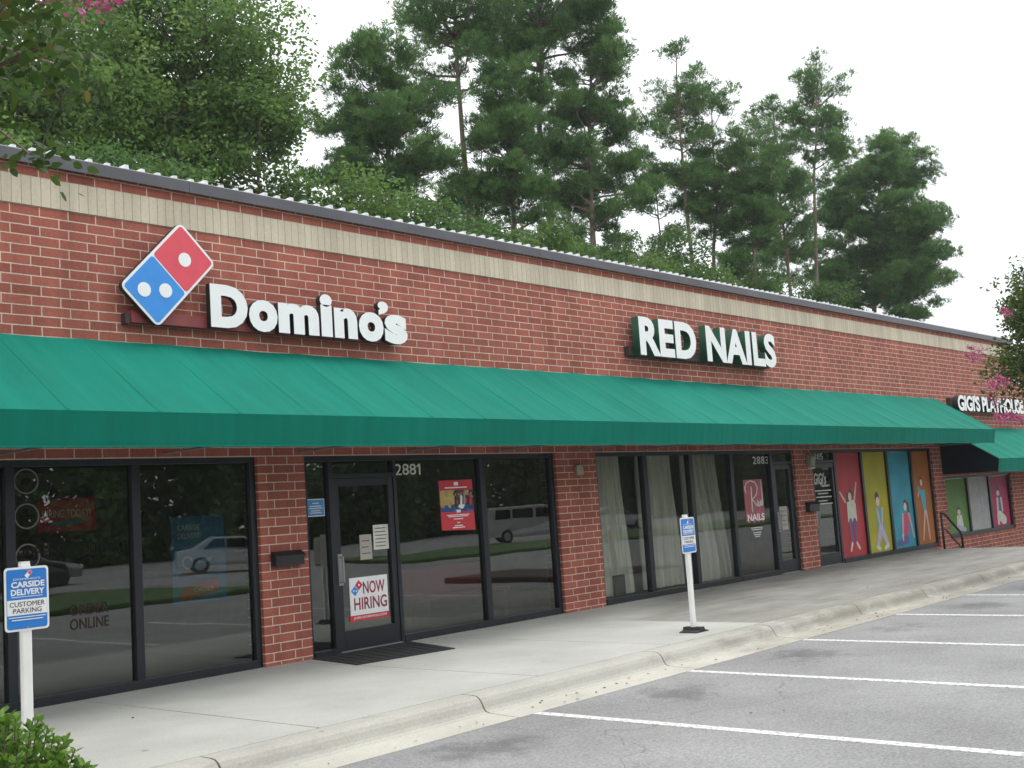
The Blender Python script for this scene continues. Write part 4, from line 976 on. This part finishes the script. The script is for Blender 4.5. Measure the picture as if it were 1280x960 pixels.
def pine(x, y, H, lo, Rr, lean, nbr, tufts, blade, seed, label, top_w=.35, tr=.22, z0=-1.6, sparse_low=0., flat=0.):
    rg = np.random.default_rng(seed)
    e = empty('pine_tree', (x, y, z0), label, 'tree', 'pine trees behind the building')
    m = MB(); tp = []
    nseg = 9; wob = rg.normal(0, .12, (nseg+1,2)); wob[0] = 0
    def axis(z):
        t = (z-z0)/(H-z0); i = min(int(t*nseg), nseg-1); f = t*nseg-i
        w = wob[i]*(1-f)+wob[i+1]*f
        return np.array([x+lean*t+w[0], y+w[1], z])
    zs = np.linspace(z0, H-.3, nseg*2+1)
    m.tube([axis(z) for z in zs], [tr*(1-.86*((z-z0)/(H-z0))**1.1) for z in zs], 8)
    cen = []; dirs = []; tn = []
    nwh = max(10, nbr//3); lev = np.sort(rg.uniform(0,1,nwh)*.3 + (np.arange(nwh)+.5)/nwh*.7)
    for b in range(nbr):
        u = float(np.clip(lev[b % nwh]+rg.normal(0,.02), 0, .99))
        if b < 4: u = rg.uniform(.93, .995)
        z = lo + (H-.25-lo)*u
        prof = (math.sin(math.pi*min(1,(.16+.86*(1-u))))**.7)*(1-top_w) + top_w*(1-u)**.35
        Lb = max(Rr*max(prof,.18), .55)*rg.uniform(.45,1.2)
        az = rg.uniform(0, 2*math.pi); el_ = R(rg.uniform(-10,22) + 36*u**2)
        d = np.array([math.cos(az)*math.cos(el_), math.sin(az)*math.cos(el_), math.sin(el_)])
        a = axis(z); n = 5; pts = []
        for k in range(n+1):
            t = k/n; pts.append(a + d*Lb*t + np.array([0,0,1])*(.16*Lb*t*t) + rg.normal(0,.035*Lb,3)*t)
        m.tube(pts, [max(tr*.30*(1-.55*u)*(1-.8*k/n), .014) for k in range(n+1)], 5)
        # foliage pads: flat clusters of needle tufts on side twigs
        npad = max(1, int(round(1.0+Lb*1.15)))
        for q in range(npad):
            t = 1.0 if q == 0 else rg.uniform(.42,1.0); i = min(int(t*n), n-1); f = t*n-i
            p = pts[i]*(1-f)+pts[i+1]*f
            sd = rg.normal(0,1,3); sd[2] = abs(sd[2])*.25; sd = sd/np.linalg.norm(sd)
            pc = p + sd*rg.uniform(.1,.34)*Lb**.7*(q > 0)
            if q: m.tube([p, pc], [.016,.008], 4, cap=False)
            pr = rg.uniform(.32,.74)*(.75+.12*Rr); pt = rg.uniform(.15,.8)
            for k in range(int(tufts*pr*pr*4.4)+3):
                o_ = unit(rg.normal(size=3))*rg.uniform(.1,1.15)**.7*pr*np.array([1,1,.6])
                cen.append(pc+o_); dirs.append(unit(o_/pr*.7+np.array([0,0,.75]))); tn.append(pt+rg.normal(0,.1))
    m.build('trunk', M['bark_pine'], e, smooth=True)
    cen = np.array(cen); dirs = np.array(dirs); nc = len(cen); K = int(blade*.62)
    P = np.repeat(cen, K, 0); D = np.repeat(dirs, K, 0)
    rd = unit(rg.normal(size=P.shape)); P = P + rd*rg.uniform(.0,.10,(len(P),1))
    D = unit(rd*.8 + D*.9)
    V, F = blades(P, D, rg.uniform(.17,.32,len(P)), rg.uniform(.013,.024,len(P)), rg)
    tint = np.repeat(np.array(tn), K) + rg.normal(0,.08,len(P))
    mesh_np('crown', V, F, M['needles'], tint, e)
    return e

def broadleaf(x, y, H, lo, Rx, Rz, nl, nclump, leaves, lsize, seed, label, mat='leaf', name='broadleaf_tree', group='broadleaf trees behind the building', tr=.18, z0=-1.6, lean=0., clump=.42, bark='bark', hexa=False, wide=.30, droop=0.):
    rg = np.random.default_rng(seed)
    e = empty(name, (x, y, z0), label, 'tree', group)
    m = MB(); cz = (H+lo)/2; rz = (H-lo)/2
    zs = np.linspace(z0, lo+(H-lo)*.75, 8)
    def axis(z): t = (z-z0)/(H-z0); return np.array([x+lean*t, y, z])
    wob = rg.normal(0,.08,(8,3)); wob[0] = 0
    ax = [axis(z)+w for z, w in zip(zs, wob)]
    m.tube(ax, [tr*(1-.85*k/7) for k in range(8)], 8)
    cl = []
    for i in range(nl):
        v = unit(rg.normal(size=3)); s = rg.uniform(.35,.92)
        zc = cz + v[2]*rz*s
        shrink = 1-.45*max(0,(zc-cz)/rz)**1.5
        c = axis(zc); c = np.array([c[0]+v[0]*Rx*s*shrink, c[1]+v[1]*Rx*s*shrink, zc])
        st = axis(max(z0+.5, min(zc-abs(Rx)*.55*s, lo+(H-lo)*.7)))
        mid = (st+c)/2 + np.array([0,0,-.12*Rx])
        m.tube([st, mid, c], [tr*.30, tr*.18, .012], 5)
        lr = rg.uniform(.30,.46)*Rx
        for k in range(nclump):
            d = unit(rg.normal(size=3)); rr = rg.uniform(.25,1.0)**.5
            q = c + d*lr*rr*np.array([1.1,1.1,.85])
            cl.append(q)
            if k % 3 == 0: m.tube([c, q], [.012,.006], 3, cap=False)
    m.build('trunk', M[bark], e, smooth=True)
    cl = np.array(cl); nc = len(cl); K = leaves
    P = np.repeat(cl, K, 0); P = P + rg.normal(0, 1, P.shape)*clump*np.array([.5,.5,.36])
    D = rg.normal(0,1,P.shape)*np.array([1,1,.6]) + np.array([0,0,-.25-droop])
    V, F = blades(P, D, rg.uniform(.75,1.25,len(P))*lsize, rg.uniform(.75,1.2,len(P))*lsize*wide, rg, hexa)
    tint = np.repeat(rg.uniform(.1,.8,nc), K) + rg.normal(0,.16,len(P))
    mesh_np('crown', V, F, M[mat], tint, e)
    return e
#     x     y   H     lo    R    lean nbr tufts blade seed
pine(35.6, 24, 20.7, 12.6, 3.6, -2.9, 58, 11, 30, 1, 'short broad pine with spreading crown, left of the tallest pines', top_w=.6, tr=.24)
pine(39.1, 25, 29.5, 20.5, 3.6, -.3, 52, 9, 24, 2, 'tall pine with a bare dark trunk rising out of the picture top, left of centre', tr=.26)
pine(47.8, 30, 33.5, 22.5, 3.2, .6, 44, 9, 22, 3, 'thin pine trunk standing further back between the two tall ones', tr=.22)
pine(38.4, 22, 21.3, 12.5, 2.5, .8, 60, 10, 30, 4, 'middle height dense pine between the two tall trunks', top_w=.5, tr=.20)
pine(43.4, 24, 31.5, 22.0, 4.6, .7, 54, 10, 26, 5, 'tallest pine with straight grey trunk and bare limbs, centre of the group', tr=.30)
pine(42.2, 22, 26.8, 12.2, 3.4, 4.0, 78, 11, 30, 6, 'dense full pine on the right edge of the tall centre group', top_w=.55, tr=.26)
pine(54.6, 24, 20.6, 13.5, 1.7, -1.1, 34, 8, 22, 7, 'slim low pine just right of the centre group', tr=.14)
pine(53.1, 22, 26.4, 16.0, 2.1, .6, 44, 8, 22, 8, 'thin sparse pine with a long bare trunk right of the gap', tr=.20)
pine(54.3, 22, 24.2, 12.5, 2.7, 3.1, 64, 10, 28, 9, 'bushy pine close behind the thin sparse one', tr=.22)
pine(55.6, 20, 21.6, 12.0, 2.1, 1.5, 56, 10, 28, 10, 'dark dense pine with low boughs over the nail shop roof', top_w=.5, tr=.18)
pine(62.0, 21, 24.5, 12.6, 2.5, .6, 62, 9, 24, 11, 'tall narrow pine left of the bare trunked pine on the right', tr=.20)
pine(60.9, 20, 27.0, 19.0, 3.2, 6.0, 40, 8, 24, 12, 'bare trunked pine with small open top before the big dark pine', tr=.22)
pine(67.9, 20, 22.8, 11.0, 5.4, 6.8, 92, 11, 34, 13, 'big dark spreading pine at the right end of the tree line', top_w=.62, tr=.32)
pine(74.0, 20, 19.6, 11.0, 4.3, 5.5, 46, 10, 30, 14, 'lower dark pine at the far right, boughs ending against the sky', top_w=.6, tr=.24)
#         x    y   H     lo   Rx   Rz
broadleaf(20.6, 20, 22.5, 9.5, 3.35, 6, 62, 24, 26, .165, 21, 'big leafy tree with the right hand edge of the left green mass')
broadleaf(20.2, 25, 24.5, 11., 4.4, 6, 50, 22, 24, .18, 22, 'tall leafy tree further back in the left green mass')
broadleaf(14.9, 20, 21.0, 9.0, 3.8, 6, 60, 24, 26, .165, 23, 'leafy tree at the far left above the roof')
broadleaf(21.9, 18, 16.6, 9.5, 1.7, 4, 30, 20, 20, .18, 24, 'small leafy tree below the right edge of the left green mass')
broadleaf(24.6, 17, 13.2, 8.5, 1.9, 2.4, 26, 20, 20, .17, 25, 'low green bush tree just above the roof, left of the pines', mat='leaf')
broadleaf(27.6, 17, 12.6, 8.5, 2.3, 2.2, 28, 20, 20, .16, 26, 'bright green bush tree above the roof under the first pine', mat='leaf_light')
broadleaf(30.9, 18, 12.4, 8.5, 1.8, 2.0, 20, 18, 18, .16, 27, 'small bright green sapling top above the roof under the tall pines', mat='leaf_light')
broadleaf(44.4, 19, 14.2, 9.0, 1.9, 2.6, 24, 18, 18, .17, 28, 'thin green sapling beside the gap right of the centre pines', mat='leaf')
broadleaf(14.0, 14, 11.7, 7.0, 1.35, 2.4, 22, 20, 20, .13, 29, 'light green sapling above the roof at far left', mat='leaf_light')
broadleaf(16.0, 14, 11.3, 7.0, 1.3, 2.2, 22, 20, 20, .13, 30, 'light green sapling above the roof behind the dice sign', mat='leaf_light')
broadleaf(11.2, 14, 11.4, 7.0, 1.5, 2.2, 22, 20, 20, .13, 31, 'leafy sapling at the left picture edge above the roof', mat='leaf')

for i, (bx, bh, br, bz, lab) in enumerate((
    (34.2, 13.6, 1.9, 2.4, 'leafy understory tree low behind the roof under the broad pine'),
    (37.6, 14.2, 2.0, 2.6, 'leafy understory tree low behind the roof between two tall pine trunks'),
    (41.0, 13.8, 2.0, 2.4, 'leafy understory tree at the foot of the tallest pine'),
    (48.2, 15.4, 2.0, 3.0, 'leafy understory tree right of the dense centre pine'),
    (51.0, 14.4, 1.9, 2.6, 'leafy understory tree at the foot of the thin sparse pine'),
    (57.5, 14.6, 2.2, 2.6, 'leafy understory tree behind the roof over the nail shop sign'),
    (63.0, 14.6, 2.3, 2.6, 'leafy understory tree at the foot of the bare trunked pine'))):
    broadleaf(bx, 19.5+.5*(i % 3), bh, 8.5, br, bz, 26, 18, 18, .18, 60+i, lab, mat='leaf' if i % 3 else 'leaf_light')
pine(49.5, 34, 23.5, 13.0, 3.0, .8, 56, 9, 24, 15, 'hazier pine further back, filling the gap between the two tall trunks', tr=.2)
pine(60.5, 34, 24.0, 13.0, 3.0, .5, 54, 9, 24, 16, 'pine further back behind the dense centre pine', tr=.2)
pine(80.0, 33, 26.0, 14.0, 3.4, 1., 56, 9, 24, 17, 'pine further back between the sparse pine and the narrow one', tr=.2)

def crape(x, y, z0, H, lo, Rx, seed, label, nfl, flower_pts=(), leaves=16, nl=34):
    e = broadleaf(x, y, H, lo, Rx, (H-lo)/2, nl, 16, leaves, .072, seed, label, mat='leaf_crape', name='crape_myrtle', group='crape myrtles in the parking islands', tr=.07, z0=z0, clump=.22, bark='bark_crape', hexa=True, wide=.26)
    rg = np.random.default_rng(seed+99); P = []; D = []
    cz = (H+lo)/2; rz = (H-lo)/2
    pts = list(flower_pts)
    for i in range(nfl):
        v = unit(rg.normal(size=3)); v[2] = v[2]*.9
        pts.append(np.array([x+v[0]*Rx*1.08, y+v[1]*Rx*1.08, cz+v[2]*rz*1.05]))
    m = MB()
    for c in pts:
        c = np.array(c); ax = unit(np.array([c[0]-x, c[1]-y, .6*Rx]))
        m.tube([c-ax*.35, c+ax*.1], [.008,.004], 4, cap=False)
        for k in range(150):
            t = rg.uniform(0,1); P.append(c + ax*(.26*t-.06) + rg.normal(0,1,3)*.055*(1.15-t)); D.append(rg.normal(0,1,3))
    P = np.array(P); D = np.array(D)
    V, F = blades(P, D, rg.uniform(.02,.042,len(P)), rg.uniform(.009,.017,len(P)), rg)
    mesh_np('flowers', V, F, M['flower'], rg.uniform(0,1,len(P)), e)
    m.build('flower_stalk', M['bark_crape'], e)
    return e
crape(1.36, -5.35, -.02, 6.1, 3.30, 1.60, 41, 'crape myrtle with pink flowers hanging into the top left corner', 9,
      [(3.42,-5.0,4.72),(3.33,-5.05,4.70),(3.0,-5.1,4.62),(2.9,-5.3,4.5)], leaves=34, nl=60)
crape(21.75, -4.95, -.02, 5.5, 1.9, 1.35, 42, 'crape myrtle with pink flowers at the right picture edge, before the small white letters', 8,
      [(20.17,-4.6,4.3),(19.17,-4.6,3.03),(19.61,-4.6,3.13),(19.3,-4.6,2.50),(19.79,-4.6,2.53),(20.33,-4.6,2.46)], leaves=26, nl=56)

# shrub at the bottom left
def shrub(x, y, z0, H, Rr, seed, label):
    rg = np.random.default_rng(seed)
    e = empty('shrub', (x, y, z0), label, 'shrub')
    m = MB(); P = []; D = []; T = []
    for s in range(230):
        az = rg.uniform(0,2*math.pi); r = Rr*math.sqrt(rg.uniform(0,1)); top = H*(1-.42*(r/Rr)**2)*rg.uniform(.72,1.08)
        a = np.array([x+.25*r*math.cos(az), y+.25*r*math.sin(az), z0]); b = np.array([x+r*math.cos(az), y+r*math.sin(az), z0+top])
        mid = (a+b)/2+np.array([math.cos(az),math.sin(az),0])*.1*Rr
        m.tube([a, mid, b], [.008,.006,.003], 4, cap=False)
        up = unit(b-mid+np.array([0,0,.3])); tb = rg.uniform(.2,.75)
        nlv = 34
        for k in range(nlv):
            t = rg.uniform(.25,1.0); p = mid*(1-t)+b*t if t < 1 else b
            o = unit(np.cross(up, rg.normal(size=3)))
            P.append(p); D.append(unit(up*rg.uniform(.3,1.0)+o*.9)); T.append(tb + .35*(t-.6) + rg.normal(0,.12))
    P = np.array(P); D = np.array(D)
    V, F = blades(P, D, rg.uniform(.032,.058,len(P)), rg.uniform(.009,.014,len(P)), rg, True)
    m.build('stems', M['bark'], e)
    mesh_np('foliage', V, F, M['leaf_shrub'], np.array(T), e)
shrub(2.50, -5.25, -.02, .80, .56, 51, 'bright green leafy shrub in the bottom left corner')
shrub(1.5, -5.9, -.02, .85, .6, 52, 'bright green shrub beneath the left crape myrtle')

def litter():
    rg = np.random.default_rng(5); n = 100
    X = 2.5+19.5*rg.uniform(0, 1, n)**1.3; g = rg.uniform(0,1,n)
    Y = np.where(g < .7, rg.uniform(-4.30,-4.02,n), np.where(g < .85, rg.uniform(-3.6,-.2,n), rg.uniform(-6.5,-4.4,n)))
    Z = np.where(Y < -4.31, GZ+.006, np.where(Y < -3.9, -.141, .005))
    P = np.stack([X,Y,Z],-1); a = rg.uniform(0,6.28,n); D = np.stack([np.cos(a),np.sin(a),rg.uniform(.0,.25,n)],-1)
    V, F = blades(P, D, rg.uniform(.018,.05,n), rg.uniform(.005,.013,n), rg, True)
    V[:,2] = np.maximum(V[:,2], np.repeat(Z, 6))
    tag(mesh_np('leaf_litter', V, F, M['litter'], rg.uniform(0,1,n)), 'scattered dead leaves and bits along the gutter', 'leaf litter', kind='stuff')
M['litter'] = leafmat('dead_leaves', [(.05,.03,.015),(.12,.07,.03),(.22,.17,.09),(.5,.47,.42)], .1, .8)
litter()

# the wood across the car park, seen mirrored in the shop glass
def far_wood():
    rg = np.random.default_rng(77); n = 130000
    X = rg.uniform(-25, 130, n); base = 9+4*np.sin(X*.21)+2.5*np.sin(X*.57+1); Z = rg.uniform(-.1,1,n)*base
    Y = -50 - rg.uniform(0,5,n) + 1.5*np.sin(X*.8)
    P = np.stack([X,Y,Z],-1); D = rg.normal(0,1,P.shape)
    V, F = blades(P, D, rg.uniform(.4,.8,n), rg.uniform(.16,.3,n), rg)
    o = mesh_np('far_wood', V, F, M['woods'], rg.uniform(0,1,n))
    tag(o, 'dense green wood across the car park mirrored in the shop glass', 'wood', kind='stuff')
far_wood()

# cars across the lot (mirrored in the shop windows)
def car_paint(name, col): return pbr(name, col, .25, .1, var=.03, spec=.6)
M['tyre'] = pbr('tyre_rubber', (.015,.015,.015), .85); M['rim'] = pbr('wheel_rim_metal', (.5,.5,.52), .3, .7)
M['car_glass'] = pbr('dark_car_glass', (.01,.012,.014), .05, spec=.8)
def car(x, y, rz, prof, roof, wheels, col, label, name, glass):
    e = empty(name, (x, y, GZ), label, 'car', 'cars parked across the lot')
    W_ = .90
    def put(o): attach_local(o, e)
    def attach_local(o, p): o.parent = p
    m = MB(); n = len(prof)
    rings = []
    for yy, ins in ((-W_, .05), (-W_*.98, 0), (W_*.98, 0), (W_, .05)):
        rings.append([(px*(1-ins*.1), yy*(1 if pz < roof-.75 else .86), pz - (ins if pz > .6 else 0)) for px, pz in prof])
    vs = [v for r in rings for v in r]; fs = []
    for k in range(3):
        for i in range(n): j = (i+1) % n; fs.append((k*n+i, (k+1)*n+i, (k+1)*n+j, k*n+j))
    fs.append(tuple(range(n))); fs.append(tuple(3*n+i for i in range(n-1,-1,-1)))
    m.add(vs, fs); o = m.build('body', car_paint('paint_'+name, col)); put(o); b = o.modifiers.new('bevel','BEVEL'); b.width=.03; b.segments=2
    for poly in glass:
        for sgn in (-1, 1):
            m = MB(); yy = sgn*(W_*.86+.02)
            m.prism_y(poly if sgn < 0 else poly[::-1], yy-.06, yy+.06); o = m.build('window', M['car_glass']); put(o)
    for wx in wheels:
        for sgn in (-1, 1):
            m = MB(); m.tube([(wx, sgn*.70, .34),(wx, sgn*.92, .34)], .34, 20); o = m.build('wheel', M['tyre']); put(o)
            q = MB(); q.tube([(wx, sgn*.90, .34),(wx, sgn*.935, .34)], .21, 14); r_ = q.build('rim', M['rim']); r_.parent = o
    for sgn in (-1, 1):
        m = MB(); fx = max(p[0] for p in prof); m.box(fx-.06, fx+.01, sgn*.66-.16, sgn*.66+.16, .66, .80); put(m.build('headlight', M['acrylic']))
    e.rotation_euler = (0, 0, rz)
VAN = [(-2.5,.32),(2.5,.32),(2.55,.75),(2.45,.98),(1.45,1.12),(.75,1.78),(.5,1.86),(-2.1,1.86),(-2.42,1.78),(-2.55,.8)]
VANG = [[(-2.2,1.22),(-1.35,1.22),(-1.35,1.70),(-2.15,1.70)],[(-1.2,1.22),(-.15,1.22),(-.15,1.70),(-1.2,1.70)],[(0,1.22),(1.15,1.22),(.62,1.70),(0,1.70)]]
SED = [(-2.2,.30),(2.2,.30),(2.25,.65),(2.1,.82),(1.05,.95),(.35,1.40),(-.9,1.44),(-1.6,1.05),(-2.2,.98),(-2.25,.6)]
SEDG = [[(-1.25,1.0),(-.4,1.0),(-.4,1.34),(-.85,1.34)],[(-.3,1.0),(.8,1.0),(.32,1.32),(-.3,1.34)]]
car(46.5, -28.5, R(38), VAN, 1.86, (-1.6,1.65), (.36,.37,.37), 'silver white van parked across the lot, mirrored in the pizza shop window', 'parked_van', VANG)
car(16.0, -25.0, R(20), VAN, 1.86, (-1.6,1.65), (.05,.055,.06), 'dark van parked across the lot, mirrored in the far left window', 'parked_van', VANG)
car(20.0, -31.0, R(15), SED, 1.44, (-1.35,1.4), (.22,.23,.24), 'silver sedan parked behind the dark van across the lot', 'parked_car', SEDG)
car(8.5, -27.0, R(25), SED, 1.44, (-1.35,1.4), (.06,.09,.22), 'blue sedan parked across the lot near the dark van', 'parked_car', SEDG)
car(27.5, -28.0, R(30), SED, 1.44, (-1.35,1.4), (.40,.41,.42), 'grey sedan parked across the lot near the silver white van', 'parked_car', SEDG)
car(57, -31, R(35), SED, 1.44, (-1.35,1.4), (.40,.41,.43), 'pale grey sedan parked across the lot beyond the silver white van', 'parked_car', SEDG)

# thin humid summer air between the camera and the tree line
mh, nth, outh = newmat('humid_air')
pv = nth.nodes.new('ShaderNodeVolumePrincipled'); pv.inputs['Color'].default_value = (.92,.96,1,1); pv.inputs['Density'].default_value = .0004
nth.links.new(pv.outputs[0], outh.inputs['Volume'])
mb = MB(); mb.box(-140, 150, -75, 60, -2.6, 36); tag(mb.build('haze', mh), 'thin pale haze in the humid air', 'haze', kind='stuff')

# ================================================================== LIGHT, CAMERA
w = bpy.data.worlds.new('World'); SC.world = w; w.use_nodes = True
nt = w.node_tree; nt.nodes.clear()
out = nt.nodes.new('ShaderNodeOutputWorld'); bg = nt.nodes.new('ShaderNodeBackground')
sky = nt.nodes.new('ShaderNodeTexSky'); sky.sky_type = 'NISHITA'; sky.sun_disc = False
SUN_EL, SUN_AZ = R(56), R(97)          # azimuth clockwise from +Y
sky.sun_elevation = SUN_EL; sky.sun_rotation = SUN_AZ; sky.dust_density = 3; sky.air_density = 1
# unbroken cloud cover, brighter overhead than at the horizon as overcast skies are
mix = nt.nodes.new('ShaderNodeMix'); mix.data_type = 'RGBA'; mix.inputs['Factor'].default_value = .9
tc = nt.nodes.new('ShaderNodeTexCoord'); sx = nt.nodes.new('ShaderNodeSeparateXYZ'); nt.links.new(tc.outputs['Generated'], sx.inputs[0])
cr = nt.nodes.new('ShaderNodeValToRGB'); e_ = cr.color_ramp.elements
e_[0].position = 0; e_[0].color = (8.5,8.7,8.8,1); e_[1].position = 1; e_[1].color = (17.,17.4,17.7,1)
nt.links.new(sx.outputs['Z'], cr.inputs['Fac'])
nt.links.new(sky.outputs[0], mix.inputs['A']); nt.links.new(cr.outputs[0], mix.inputs['B'])
nt.links.new(mix.outputs['Result'], bg.inputs['Color']); bg.inputs['Strength'].default_value = .10
nt.links.new(bg.outputs[0], out.inputs[0])
sl = bpy.data.lights.new('sun', 'SUN'); sl.energy = 1.0; sl.angle = R(24); sl.color = (1,.96,.90)
so = bpy.data.objects.new('sun', sl); COL.objects.link(so)
d = Vector((math.sin(SUN_AZ)*math.cos(SUN_EL), math.cos(SUN_AZ)*math.cos(SUN_EL), math.sin(SUN_EL)))
so.rotation_euler = d.to_track_quat('Z', 'Y').to_euler(); so.location = d*60

cam = bpy.data.cameras.new('camera'); co = bpy.data.objects.new('camera', cam); COL.objects.link(co)
yaw, pitch, roll = R(48.982), R(6.124), R(-3.835)
fw = Vector((math.sin(yaw)*math.cos(pitch), math.cos(yaw)*math.cos(pitch), math.sin(pitch)))
rt_ = Vector((math.cos(yaw), -math.sin(yaw), 0)); up = rt_.cross(fw)
r2 = rt_*math.cos(roll)+up*math.sin(roll); u2 = -rt_*math.sin(roll)+up*math.cos(roll)
mt = Matrix((r2, u2, -fw)).transposed().to_4x4(); mt.translation = Vector((0, -10.955, 1.591))
co.matrix_world = mt
cam.sensor_width = 36; cam.lens = 36*1446.7/1280; cam.clip_end = 4000; cam.clip_start = .05
SC.camera = co
SC.view_settings.view_transform = 'Standard'; SC.view_settings.look = 'None'; SC.view_settings.exposure = .46; SC.view_settings.gamma = 1
SC.view_settings.use_curve_mapping = False
SC.cycles.max_bounces = 8; SC.cycles.transparent_max_bounces = 16
